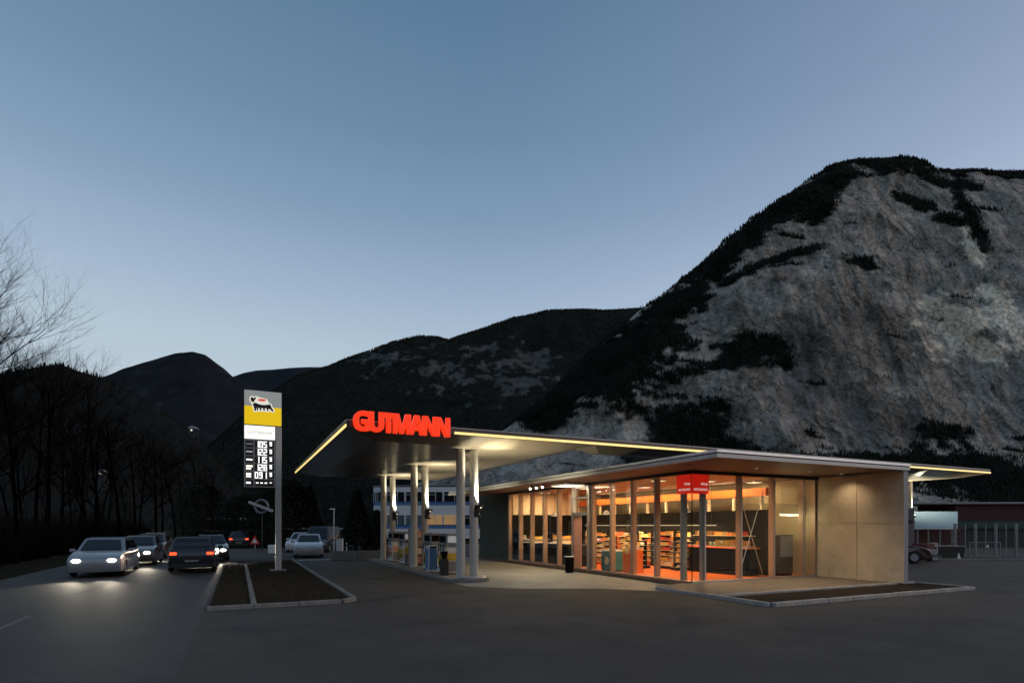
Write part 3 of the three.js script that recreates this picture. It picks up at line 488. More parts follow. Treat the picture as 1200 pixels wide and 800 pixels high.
{ // hidden light above the wall shelves washes the orange bulkhead
  const p = local('cove_light', 'light strip washing the orange band above the black wall', 'light strip', [4.0, 3.62, 6.8]); part('housing', box(.1, .06, 11.4, 0, 0, 0), M.white, p); part('diffuser', box(.02, .04, 11.3, .058, -.01, 0), glow([1, .6, .3], 1.5), p);
  areaLight(L(4.075, 3.6, 6.8), [11.3, .08], 34, L(4.6, 3.2, 6.8), new THREE.Color(1, .62, .34));
  const s = local('shelf_light', 'light strip over the goods on the wall shelves', 'light strip', [3.92, 2.0, 7.6]); part('rail', box(.05, .05, 9.6, 0, 0, 0), M.dark, s); part('diffuser', box(.035, .01, 9.5, 0, -.03, 0), glow(warmGlow, 2.2), s); for (const z of [-4.5, -1.5, 1.5, 4.5]) part('hanger', rod([0, .02, z], [0, 1.68, z], .006), M.dark, s);
  areaLight(L(3.92, 1.955, 7.6), [9.5, .1], 90, L(4.2, 1, 7.6));
}
{ // entrance: lit box over the door and three spots at the eave
  const p = local('entrance_light', 'bright light box over the shop entrance', 'light', [-.75, 3.66, 6.5]); part('housing', rbox(.9, .07, 1.3, 0, 0, 0), M.white, p); part('diffuser', box(.84, .012, 1.24, 0, -.04, 0), glow([1, .88, .62], 2.2), p);
  areaLight(L(-.75, 3.605, 6.5), [.84, 1.24], 7, L(-.75, 0, 6.5), new THREE.Color(1, .84, .58));
  for (let i = 0; i < 3; i++) {
    const s = local('eave_spot', ['eave spot furthest from the door', 'middle one of the three eave spots', 'eave spot closest to the door'][i], 'spotlight', [-1.75, 3.62, 7.9 - i * .55], 0, 'three small spots under the eave by the entrance');
    part('body', new THREE.CylinderGeometry(.06, .045, .13, 16).rotateZ(-.5), M.dark, s); part('lens', new THREE.SphereGeometry(.052, 14, 10).translate(-.035, -.06, 0), glow([1, .93, .78], 7), s); part('arm', rod([0, 0, 0], [.05, .13, 0], .012), M.dark, s);
    const l = new THREE.SpotLight(new THREE.Color(1, .88, .66), 14, 0, .95, .6, 2); l.position.copy(L(-1.785, 3.56, 7.9 - i * .55)); l.target.position.copy(L(-3.3, 0, 7.4 - i)); l.castShadow = true; l.shadow.radius = 2; scene.add(l, l.target);
  }
  [[1.2, -1.5], [3.6, -1.5], [5.5, -1.3], [-1.2, -1.2]].forEach(([u, v], i) => {
    const d = local('eave_downlight', ['recessed eave downlight over the left of the terrace', 'recessed eave downlight over the middle of the terrace', 'recessed eave downlight beside the concrete wing wall', 'recessed eave downlight at the roof corner'][i], 'downlight', [u, 3.725, v], 0, 'recessed downlights under the eave'); part('ring', new THREE.TorusGeometry(.07, .012, 8, 24).rotateX(Math.PI / 2), M.dark, d); part('lens', new THREE.CylinderGeometry(.058, .058, .014, 20), glow([1, .8, .5], i === 3 ? .05 : 1.2), d); if (i === 3) return;
    const l = new THREE.SpotLight(new THREE.Color(1, .74, .46), i === 2 ? 5 : 16, 0, 1.15, .7, 2); l.position.copy(L(u, 3.70, v)); l.target.position.copy(L(u + (i === 2 ? .25 : 0), 0, v)); l.castShadow = true; l.shadow.radius = 3; scene.add(l, l.target);
  });
}
// goods: rows of small packets on shelves, joined because they are too small to pick apart
const goodsCols = [[.8, .5, .14], [.85, .7, .42], [.75, .26, .05], [.6, .06, .03], [.8, .6, .12], [.55, .33, .15], [.88, .78, .6], [.25, .12, .05], [.6, .5, .3], [.8, .42, .08]];
const goodsMat = mat([1, 1, 1], { vertexColors: true, roughness: .45 });
function packets(rows) { // rows: [x0, x1, y, z, depth, maxHeight]
  const gs = [];
  for (const [x0, x1, y, z, dep, hh] of rows) {
    let x = x0, c = goodsCols[Math.floor(rnd() * 10)], w = .1, h = hh * .7, left = 0;
    while (x < x1 - .06) {
      if (left-- <= 0) { c = goodsCols[Math.floor(rnd() * 10)]; w = rr(.055, .15); h = hh * rr(.5, .95); left = Math.floor(rr(2, 6)); }
      if (rnd() < .06) { x += w; continue; }
      const round = w < .085, g = plain(round ? new THREE.CylinderGeometry(w * .3, w * .44, h, 7).translate(x + w / 2, y + h / 2, z) : box(w * .93, h * rr(.96, 1), dep * .8, x + w / 2, y + h / 2, z + rr(-.015, .015)));
      const col = new Float32Array(g.attributes.position.count * 3), b = rr(.8, 1.15); for (let i = 0; i < col.length; i += 3) { col[i] = c[0] * b; col[i + 1] = c[1] * b; col[i + 2] = c[2] * b; } g.setAttribute('color', new THREE.BufferAttribute(col, 3)); gs.push(g); x += w;
    }
  }
  return mergeGeometries(gs);
}
function shelfUnit(label, [u, v], turn, len, h, levels, dep = .42, accent = M.black, group = 'goods shelves in the shop', both = false) {
  const s = local('goods_shelf', label, 'shelf', [u, .112, v], turn, group);
  part('back_panel', span(-len / 2, len / 2, .04, h, both ? -.012 : -dep, both ? .012 : -dep + .02), M.black, s); part('plinth', span(-len / 2 + .01, len / 2 - .01, 0, .12, both ? -dep + .03 : -dep + .02, both ? dep - .03 : -.02), accent, s);
  for (const sx of [-1, 1]) part('upright', span(sx * len / 2 - .015, sx * len / 2 + .015, 0, h + .01, both ? -.03 : -dep - .005, both ? .03 : 0), accent, s);
  const rows = []; for (let i = 0; i < levels; i++) { const y = .12 + (h - .12) * i / levels; part('shelf_board', span(-len / 2 + .016, len / 2 - .016, y, y + .02, both ? -dep : -dep + .021, both ? dep : .01), M.cream, s); rows.push([-len / 2 + .03, len / 2 - .03, y + .021, both ? dep / 2 : -dep / 2 + .05, dep * .6, (h - .12) / levels - .05]); if (both) rows.push([-len / 2 + .03, len / 2 - .03, y + .021, -dep / 2, dep * .6, (h - .12) / levels - .05]); }
  part('packets', packets(rows), goodsMat, s, { kind: 'stuff' });
  return s;
}
{
  const q = -Math.PI / 2; // facing the left glass (u negative)
  const spots = [['wall shelf of goods just behind the counter end', 6.0], ['wall shelf of goods second from the counter', 7.9], ['wall shelf of goods in the middle of the black wall', 9.8], ['wall shelf of goods nearest the rear corner', 11.7]];
  for (const [lab, v] of spots) shelfUnit(lab, [4.05, v], q, 1.8, 1.6, 5);
  shelfUnit('bright shelf of packets on the rear wall by the seating', [1.3, 13.3], 0, 2.0, 1.42, 4); shelfUnit('bright shelf of packets on the rear wall behind the entrance', [3.3, 13.3], 0, 1.8, 1.42, 4);
  shelfUnit('tall goods rack in front of the black wall behind the corner panes', [3.55, 5.2], q, .95, 1.66, 7, .26, M.black, 'goods shelves in the shop', true);
  shelfUnit('lower goods rack with open middle behind the second pane from the corner', [2.7, 6.2], q, 1.1, 1.2, 5, .26, M.black, 'goods shelves in the shop', true);
  shelfUnit('freestanding goods rack with orange ends right of the entrance', [1.75, 6.9], q, 1.0, 1.4, 6, .26, M.orange, 'goods shelves in the shop', true);
  shelfUnit('narrow goods rack at the end of the serving counter', [3.5, 4.35], 0, .8, 1.6, 7, .26, M.black, 'goods shelves in the shop', true);
  shelfUnit('tall goods rack behind the third pane from the corner', [3.3, 7.4], q, .9, 1.6, 7, .26, M.black, 'goods shelves in the shop', true);
  shelfUnit('tall goods rack behind the fourth pane from the corner', [3.2, 9.6], q, .9, 1.55, 7, .26, M.black, 'goods shelves in the shop', true);
  shelfUnit('low goods rack just inside the entrance', [2.6, 8.6], q, 1.6, 1.3, 5, .28, M.orange, 'goods shelves in the shop', true);
}
{
  const c = local('serving_counter', 'long black serving counter with orange top behind the front glass', 'counter', [3.75, .112, 2.4]);
  for (let i = 0; i < 4; i++) part('front_panel', rspan(-.33, .33, .0, .98, -1.45 + i * .725 + .004, -1.45 + (i + 1) * .725 - .004, .006), M.black, c); part('counter_top', rspan(-.4, .4, .985, 1.03, -1.5, 1.5, .012), M.orange, c);
  const d = local('bakery_display', 'glass display of baked goods standing on the serving counter', 'display', [3.75, 1.143, 2.4]); part('base', span(-.28, .28, 0, .05, -1.4, 1.4), M.steel, d); part('front_glass', span(-.28, -.272, .05, .42, -1.4, 1.4), glass, d); part('top_shelf', span(-.28, .28, .42, .44, -1.4, 1.4), M.cream, d);
  const g1 = packets([[-1.3, 1.3, .05, 0, .3, .26], [-1.3, 1.3, .44, 0, .3, .2]]); g1.rotateY(Math.PI / 2); part('baked_goods', g1, goodsMat, d, { kind: 'stuff' });
  const f = local('chest_freezer', 'teal chest freezer close behind the glass right of the entrance', 'freezer', [.66, .112, 5.25]); part('body', rspan(-.3, .3, .03, .8, -.42, .42, .04), M.teal, f); part('lid', rspan(-.31, .31, .8, .86, -.43, .43, .02), M.white, f); part('skirt', span(-.27, .27, 0, .03, -.39, .39), M.black, f); part('badge', new THREE.CylinderGeometry(.16, .16, .008, 28).rotateZ(Math.PI / 2).translate(-.305, .42, 0), M.cream, f);
  const o = local('promotion_table', 'small orange sales table behind the pane near the corner', 'table', [.75, .112, 4.05]); part('top', rspan(-.3, .3, .72, .76, -.3, .3, .01), M.orange, o); part('front_panel', rspan(-.28, .28, .0, .72, -.28, .28, .012), M.orange, o);
  const og = local('boxed_goods', 'stack of yellow boxed goods on the orange sales table', 'boxes', [.75, .873, 4.05]); let n = 0; for (let i = 0; i < 3; i++) for (let j = 0; j < 3; j++) part('carton', rbox(.17, .15, .17, -.19 + i * .19, .076 + 0, -.19 + j * .19, .01), [M.yellow, M.cream, M.orange][n++ % 3], og); for (let i = 0; i < 2; i++) for (let j = 0; j < 2; j++) part('carton', rbox(.17, .15, .17, -.09 + i * .19, .228, -.09 + j * .19, .01), [M.cream, M.yellow][n++ % 2], og);
  const k = local('drinks_cabinet', 'tall dark grey cabinet behind the right end of the front glass', 'cabinet', [5.05, .112, .8]); part('body', rspan(-.36, .36, .08, 1.5, -.28, .28, .02), M.dark, k); part('plinth', span(-.33, .33, 0, .08, -.25, .25), M.black, k); part('door', rspan(-.33, .33, .7, 1.46, .281, .292, .004), M.grey, k);
  const t = local('tube_light', 'bright horizontal tube light at the right end of the shop', 'light', [5.2, 2.35, .5]); part('tube', rod([-.5, 0, 0], [.5, 0, 0], .04, .04, 14), glow([1, .82, .5], 1.6), t); part('tray', box(1.04, .03, .12, 0, .057, 0), M.white, t); for (const x of [-.4, .4]) part('hanger', rod([x, .06, 0], [x, 1.35, 0], .006), M.steel, t);
  const pl = new THREE.PointLight(new THREE.Color(1, .78, .45), 2, 0, 2); pl.position.copy(L(5.2, 2.28, .5)); pl.castShadow = true; pl.shadow.radius = 3; scene.add(pl);
  const lc = local('low_cabinet', 'long dark low cabinet behind the glass left of the entrance', 'cabinet', [.85, .112, 10.6]); for (let i = 0; i < 6; i++) part('cabinet_door', rspan(-.3, .3, .06, .93, -2.9 + i * .97 + .005, -2.9 + (i + 1) * .97 - .005, .008), M.black, lc); part('plinth', span(-.26, .26, 0, .06, -2.85, 2.85), M.dark, lc); part('worktop', rspan(-.34, .34, .94, .98, -2.92, -.9, .01), M.white, lc); part('worktop', rspan(-.34, .34, .94, .98, -.895, 2.92, .01), M.dark, lc);
  [[10.3, 'white cup carrier near the middle of the long low cabinet'], [9.1, 'white tray near the right end of the long low cabinet']].forEach(([v, lab], i) => { const t = local('serving_tray', lab, 'tray', [.8, 1.094, v]); part('base', rspan(-.16, .16, 0, .02, -.22, .22, .008), M.white, t); part('rim', [rspan(-.17, .17, .021, .05, -.23, -.21), rspan(-.17, .17, .021, .05, .21, .23)], M.white, t); if (!i) for (const z of [-.1, .02, .14]) part('cup', cyl(.03, .042, .11, 0, .021, z, 12), M.cream, t); });
  const b = local('waste_bin', 'black waste bin with steel rim beside the shop entrance', 'bin', [-.75, .006, 6.35]); part('body', cyl(.17, .2, .66, 0, 0, 0, 24), M.black, b); part('rim', new THREE.TorusGeometry(.2, .018, 8, 28).rotateX(Math.PI / 2).translate(0, .66, 0), M.steel, b);
}

// ---------- pumps ----------
function pump([v, u = -5.9], label, accent, display) {
  const p = local('fuel_pump', label, 'fuel pump', [u, .115, v], 0, 'fuel pumps on the island');
  part('cabinet', rspan(-.24, .24, .04, 1.02, -.5, .5, .03), M.white, p); part('plinth', span(-.22, .22, 0, .04, -.47, .47), M.dark, p);
  part('lower_panel', rspan(-.2, .2, .1, .5, .5, .512, .005), M.grey, p); part('side_panel', rspan(-.252, -.24, .3, .72, -.44, .44, .004), accent, p); part('front_panel', rspan(-.2, .2, .52, .8, .5, .512, .005), accent, p);
  const head = part('head', rspan(-.22, .22, 1.02, 1.55, -.46, .46, .04), M.grey, p); part('display', rspan(-.17, .17, 1.2, 1.45, .46, .47, .004), display ? glow([.7, .75, .8], .25, [.3, .3, .3]) : M.black, head); part('display', rspan(-.23, -.22, 1.2, 1.45, -.36, .36, .004), M.black, head);
  for (const z of [-.3, 0, .3]) { const n = part('nozzle', [rod([-.27, .86, z], [-.3, 1.06, z], .022), rod([-.3, 1.06, z], [-.26, 1.12, z + .08], .014)], M.black, p); const c = new THREE.CatmullRomCurve3([new THREE.Vector3(-.29, .84, z), new THREE.Vector3(-.36, .3, z + .02), new THREE.Vector3(-.31, .16, z + .1), new THREE.Vector3(-.26, .5, z + .12)]); part('hose', new THREE.TubeGeometry(c, 14, .013, 6), M.rubber, n); }
  return p;
}
pump([6.9], 'fuel pump nearest the front columns with yellow panel', M.yellow, 1); pump([8.9], 'fuel pump just in front of the middle columns', M.yellow, 0); pump([13.0], 'fuel pump behind the middle columns', M.yellow, 1); pump([15.3], 'fuel pump nearest the rear columns with red panel', M.salmon, 0);
{
  const s = local('service_bin', 'white service bin with blue front between the front pumps', 'bin', [-6.25, .115, 7.85]); part('body', rspan(-.2, .2, .02, 1.05, -.2, .2, .03), M.white, s); part('blue_front', rspan(-.16, .16, .1, .92, .2, .212, .005), M.blue, s); part('blue_side', rspan(-.212, -.2, .1, .92, -.16, .16, .005), M.blue, s); part('flap', rspan(-.14, .14, .94, 1.02, .2, .214, .005), M.black, s);
  const w = local('bucket_stand', 'dark window cleaning bucket on a stand by the front pump', 'bucket', [-6.32, .115, 6.1]); part('stand', rspan(-.13, .13, 0, .62, -.13, .13, .02), M.dark, w); part('bucket', cyl(.1, .14, .26, 0, .62, 0, 20), M.black, w); part('squeegee', rod([.03, .74, 0], [.1, 1.12, .02], .012), M.yellow, w);
  const r = local('goods_crate_rack', 'tall brown rack of goods between the rear pumps', 'rack', [-5.75, .115, 11.9]); part('frame', [rspan(-.28, -.25, 0, 1.7, -.3, .3), rspan(.25, .28, 0, 1.7, -.3, .3)], M.mullion, r); for (let i = 0; i < 4; i++) { part('shelf_board', span(-.25, .25, .1 + i * .4, .13 + i * .4, -.3, .3), M.mullion, r); part('carton', rbox(.44, .26, .5, 0, .265 + i * .4, 0), [M.salmon, M.cream, M.mullion, M.salmon][i], r); }
}

// ---------- vehicles ----------
const tyreG = new THREE.TorusGeometry(.245, .085, 10, 24).scale(1, 1, 1.15), rimG = new THREE.CylinderGeometry(.2, .2, .15, 18).rotateX(Math.PI / 2);
function carBody(len, height, wid, kind) {
  const l = len / 2, belt = .92, s = new THREE.Shape(), fx = l - .82, bx = -l + .74, wr = .36; // nose at +x
  s.moveTo(-l + .05, .3); s.lineTo(bx - wr, .24); s.absarc(bx, .31, wr, Math.PI + .2, -.2, true); s.lineTo(fx - wr, .22); s.absarc(fx, .31, wr, Math.PI + .2, -.2, true); s.lineTo(l - .06, .26);
  s.quadraticCurveTo(l + .02, .45, l - .05, .66); s.quadraticCurveTo(l - .3, .82, l - 1.15, belt); s.lineTo(-l + .12, belt + .04); s.quadraticCurveTo(-l - .03, .8, -l, .55); s.closePath();
  const g = new THREE.ExtrudeGeometry(s, { depth: wid - .16, bevelEnabled: true, bevelSize: .05, bevelThickness: .08, bevelSegments: 3, curveSegments: 10 }); g.translate(0, 0, -(wid - .16) / 2);
  const p = g.attributes.position; for (let i = 0; i < p.count; i++) { const x = p.getX(i), k = 1 - .09 * Math.pow(Math.abs(x) / l, 4) - .05 * Math.max(0, p.getY(i) - .6) / .3; p.setZ(i, p.getZ(i) * k); } g.computeVertexNormals();
  const roofBack = kind === 'wagon' ? -l + .42 : kind === 'van' ? -l + .2 : -l + 1.0, roofFront = kind === 'van' ? l - 1.25 : l - 2.0, baseBack = kind === 'wagon' || kind === 'van' ? -l + .12 : -l + .45, baseFront = kind === 'van' ? l - .6 : l - 1.2;
  const top = height - .09, zAt = (y) => ((wid - .2) / 2) * (1 - .22 * Math.max(0, y - belt) / (height - belt));
  const cab = () => { const c = new THREE.Shape(); c.moveTo(baseBack, belt - .02); c.quadraticCurveTo((baseBack * .6 + roofBack * .4) - .03, belt + (top - belt) * .5, roofBack, top); c.quadraticCurveTo((roofBack + roofFront) / 2, top + .07, roofFront, top); c.lineTo(baseFront, belt - .02); c.closePath(); const h = new THREE.ExtrudeGeometry(c, { depth: wid - .3, bevelEnabled: true, bevelSize: .03, bevelThickness: .05, bevelSegments: 2, curveSegments: 8 }); h.translate(0, 0, -(wid - .3) / 2); const q = h.attributes.position; for (let i = 0; i < q.count; i++) q.setZ(i, q.getZ(i) * (1 - .22 * Math.max(0, q.getY(i) - belt) / (height - belt))); h.computeVertexNormals(); return h; };
  const slab4 = (P, off) => { // thin plate: four corners pushed out along off
    const Q = P.map((p) => p.clone().add(off)), F = [[0, 1, 2, 3, Q], [3, 2, 1, 0, P]], pos = []; for (const [i, j, k, l, V] of F) for (const n of [i, j, k, i, k, l]) pos.push(V[n].x, V[n].y, V[n].z); for (let i = 0; i < 4; i++) { const j = (i + 1) % 4; for (const v of [P[i], P[j], Q[j], P[i], Q[j], Q[i]]) pos.push(v.x, v.y, v.z); } const h = new THREE.BufferGeometry(); h.setAttribute('position', new THREE.Float32BufferAttribute(pos, 3)); h.computeVertexNormals(); return h; };
  const V3 = (x, y, z) => new THREE.Vector3(x, y, z), lerp = (a, b, t) => a + (b - a) * t, ya = belt + (top - belt) * .12, yb = belt + (top - belt) * .86;
  const screen = (xb, xt, sgn) => { const n = V3(sgn * (top - belt), Math.abs(xb - xt), 0).normalize(), X = (t) => lerp(xb, xt, t), o = n.clone().multiplyScalar(.02), c = (y, t, s) => V3(X(t), y, s * (zAt(y) - .13)).addScaledVector(n, .03); return slab4([c(ya, .12, -1), c(ya, .12, 1), c(yb, .86, 1), c(yb, .86, -1)], o); };
  const mid = (roofBack + roofFront) / 2 - .1, bX = (t) => lerp(baseBack, roofBack, t), fX = (t) => lerp(baseFront, roofFront, t);
  const sideWin = (s) => [[bX(.12) + .2, mid - .06, bX(.86) + .14, mid - .06], [mid + .06, fX(.12) - .2, mid + .06, fX(.86) - .14]].map(([x0, x1, t0, t1]) => slab4([V3(x0, ya, s * (zAt(ya) - .012)), V3(x1, ya, s * (zAt(ya) - .012)), V3(t1, yb, s * (zAt(yb) - .012)), V3(t0, yb, s * (zAt(yb) - .012))], V3(0, 0, s * .022)));
  const wins = [['rear_window', screen(baseBack, roofBack, -1)], ['windscreen', screen(baseFront, roofFront, 1)], ...[-1, 1].flatMap((s) => sideWin(s).map((w) => ['side_window', w]))];
  return { g, cabin: cab(), wins, roof: [roofBack, roofFront], l, fx, bx };
}
const kinds = { hatch: carBody(4.1, 1.47, 1.76, 'hatch'), wagon: carBody(4.6, 1.5, 1.82, 'wagon'), van: carBody(4.8, 1.95, 1.9, 'van') };
const headOn = glow([1, .93, .78], 9), headOff = mat([.5, .52, .55], { roughness: .15 }), tailOn = glow([1, .06, .015], 3, [.5, .02, .01]), tailOff = mat([.22, .01, .01], { roughness: .25 }), plate = mat([.25, .25, .24]);
function car(label, pos, turn, color, kind, { head = false, tail = false, beam = 0, group } = {}) {
  const k = kinds[kind], paint = new THREE.MeshPhysicalMaterial({ roughness: .35, metalness: .25, clearcoat: .8, clearcoatRoughness: .08 }); paint.color.setRGB(...color);
  const c = thing('car', label, kind === 'van' ? 'van' : 'car', pos, turn, group), W = kind === 'hatch' ? 1.76 : kind === 'van' ? 1.9 : 1.82, H = kind === 'hatch' ? 1.47 : kind === 'van' ? 1.95 : 1.5;
  part('body', k.g, paint, c); const cb = part('cabin', k.cabin, paint, c); for (const [n, g] of k.wins) part(n, g, carGlass, cb);
  for (const x of [k.fx, k.bx]) for (const z of [-1, 1]) { const w = part('wheel', tyreG, M.rubber, c); w.position.set(x, .33, z * (W / 2 - .12)); part('rim', rimG, M.zinc, w); }
  for (const z of [-1, 1]) {
    const hd = part('headlight', new THREE.SphereGeometry(1, 16, 10).scale(.08, .08, .16).translate(k.l - .02, .63, z * (W / 2 - .36)), head ? headOn : headOff, c);
    part('taillight', [rbox(.09, .13, .26, -k.l - .005, .8, z * (W / 2 - .25), .04), rbox(.09, .09, .12, -k.l - .0, .69, z * (W / 2 - .2), .035)], tail ? tailOn : tailOff, c);
    part('mirror', rbox(.12, .13, .2, k.l - 1.5, .98, z * (W / 2 + .06), .04), paint, c);
    if (head && beam) { const f = new THREE.Vector3(k.l + .08, .63, z * (W / 2 - .36)).applyAxisAngle(new THREE.Vector3(0, 1, 0), turn).add(pos), t = new THREE.Vector3(k.l + 14, -.1, z * .6).applyAxisAngle(new THREE.Vector3(0, 1, 0), turn).add(pos); const s = new THREE.SpotLight(new THREE.Color(1, .86, .66), beam, 0, .42, .8, 2); s.position.copy(f); s.target.position.copy(t); s.castShadow = true; scene.add(s, s.target); }
  }
  part('number_plate', rbox(.02, .11, .5, -k.l - .04, .52, 0, .006), plate, c); part('bumper', rbox(.1, .16, W - .3, -k.l + .02, .31, 0, .04), M.dark, c);
  return c;
}
const away = TURN + Math.PI / 2, toward = TURN - Math.PI / 2;
car('dark car with red taillights driving away beside the verge', L(-14.95, .009, 15), away, [.03, .03, .035], 'wagon', { tail: true, head: true });
car('pale silver car with headlights on, nearest of the oncoming traffic', L(-18.1, .009, 14.2), toward, [.24, .265, .29], 'wagon', { head: true, beam: 18 });
car('dark grey car with headlights on, second of the oncoming traffic', L(-17.75, .009, 20.6), toward, [.06, .06, .065], 'hatch', { head: true, beam: 18 });
car('brown car with headlights on, third of the oncoming traffic', L(-18.0, .009, 27.5), toward, [.09, .06, .045], 'wagon', { head: true, beam: 12 });
car('white car with headlights on, last of the oncoming queue', L(-18.6, .009, 34), toward, [.5, .5, .5], 'hatch', { head: true, beam: 8 });
car('dark car with bright headlights waiting beyond the far end of the verge', L(-14.6, .009, 22.2), toward + .06, [.03, .03, .03], 'hatch', { head: true, beam: 24 });
car('distant car with glowing brake lights left of the price sign pole', gnd(281, 641.5), away - .05, [.02, .02, .022], 'hatch', { tail: true });
car('silver car parked beyond the verge kerb', gnd(362, 652), -1.25, [.38, .4, .43], 'hatch', { group: 'cars parked beyond the verge' });
car('pale car parked behind the silver one', gnd(355, 646), -1.4, [.5, .52, .55], 'wagon', { group: 'cars parked beyond the verge' });
car('dark van parked near the street lamp', gnd(378, 646), -1.5, [.03, .035, .04], 'van', { group: 'cars parked beyond the verge' });
car('dark red-black car parked at the right end of the station', gnd(1026, 659), -.1, [.035, .012, .014], 'wagon');

// ---------- things beyond the forecourt on the left ----------
{
  const w = thing('barrier_wall', 'low pale concrete wall behind the forecourt beside the street lamp', 'wall', gnd(388, 656), 0); for (let i = 0; i < 2; i++) part('wall_block', rspan(.01 + i * 1.5, 1.49 + i * 1.5, 0, .52, -.14, .14, .015), M.kerb, w); part('wall_block', rspan(3.01, 4.4, 0, .52, -.14, .14, .015), M.kerb, w);
  const p = at(391, 616, 36); p.y = 0; const l = thing('street_lamp', 'slim grey street lamp at the end of the low wall', 'street lamp', p); part('pole', rod([0, 0, 0], [0, 2.95, 0], .05, .035, 12), M.steel, l); part('lantern', rbox(.32, .08, .14, -.1, 3.0, 0, .03), M.white, l);
  const c = at(398, 616, 35); c.y = 0; const b = thing('meter_cabinet', 'white meter cabinet behind the low wall', 'cabinet', c); part('body', rspan(-.18, .18, 0, 1.15, -.15, .15, .02), M.white, b); part('cap', rspan(-.2, .2, 1.15, 1.2, -.17, .17, .015), M.grey, b);
  const d = at(406, 616, 35); d.y = 0; const e = thing('marker_post', 'thin white marker post behind the low wall', 'post', d); part('post', cyl(.035, .03, .92, 0, 0, 0, 12), M.white, e); part('band', cyl(.036, .035, .12, 0, .7, 0, 12), M.dark, e);
  const g = at(320, 616, 40); g.y = 0; const h = thing('utility_box', 'small white utility box just left of the price sign pole', 'box', g); part('body', rspan(-.3, .3, .04, .62, -.2, .2, .02), M.white, h); part('plinth', span(-.26, .26, 0, .04, -.17, .17), M.grey, h);
  const tp = at(298.5, 616, 48); tp.y = 0; const t = thing('warning_sign', 'red bordered triangular warning sign left of the price sign pole', 'road sign', tp); part('pole', rod([0, 0, 0], [0, 1.0, 0], .03), M.steel, t);
  const tri = new THREE.Shape([[-.44, 0], [.44, 0], [0, .78]].map((q) => new THREE.Vector2(...q))); part('sign_border', new THREE.ExtrudeGeometry(tri, { depth: .02, bevelEnabled: false }).translate(0, .4, .03), mat([.6, .04, .03], { roughness: .4 }), t); const tri2 = new THREE.Shape([[-.24, .12], [.24, .12], [0, .54]].map((q) => new THREE.Vector2(...q))); part('sign_field', new THREE.ExtrudeGeometry(tri2, { depth: .004, bevelEnabled: false }).translate(0, .4, .052), M.white, t);
  const ep = at(306, 616, 45); ep.y = 0; const em = thing('ring_emblem_sign', 'grey dealer sign of a ring crossed by a slanting bar, behind the price sign', 'sign', ep); em.scale.setScalar(.93); part('mast', rod([0, 0, -.12], [0, 3.4, -.12], .05), M.dark, em); part('ring', new THREE.TorusGeometry(.55, .11, 8, 32).translate(.0, 3.72, 0), mat([.16, .155, .16], { roughness: .35, metalness: .4 }), em); part('bar', rbox(2.2, .24, .1, 0, 3.72, .14, .03).translate(0, -3.72, 0).rotateZ(-.36).translate(0, 3.72, 0), mat([.42, .42, .43], { roughness: .4 }), em);
}
{ // flat roofed dealer building and roadside buildings far down the road
  const q = at(268, 616, 70); q.y = 0; const b = thing('flat_roofed_building', 'dark flat-roofed building down the road left of the price sign', 'building', q); part('wall', span(-3.2, 4.2, 0, 2.6, -6, 0), M.dark, b); part('canopy_roof', rspan(-4, 4.6, 1.0 + .2, 1.38, .1, 2.6, .04), M.grey, b); part('roof', rspan(-2.6, 1.6, 2.62, 2.95, -5, .3, .03), M.grey, b); for (const x of [-3.2, 0, 3.4]) part('support', cyl(.06, .06, 1.2, x, 0, 2.3, 8), M.dark, b); for (let i = 0; i < 3; i++) part('window', span(-2.6 + i * 2.3, -.8 + i * 2.3, .3, 1.1, .002, .04), carGlass, b);
  const r = at(362, 616, 60); r.y = 0; const s = thing('lit_showroom', 'low dark building with one lit window behind the parked cars', 'building', r, 0); part('wall', span(-3.4, 3.2, 0, 1.5, -5, 0), M.dark, s); part('roof', rspan(-3.8, 3.6, 1.5, 1.72, -5.2, .5, .03), M.grey, s); part('window', span(.2, 2.2, .5, 1.1, .002, .03), glow([.75, .78, .5], .28, [.3, .3, .25]), s); part('window', span(-2.8, -.4, .5, 1.1, .002, .03), carGlass, s); part('window', span(2.4, 3.0, .4, 1.25, .002, .03), mat([.3, .26, .18]), s);
}
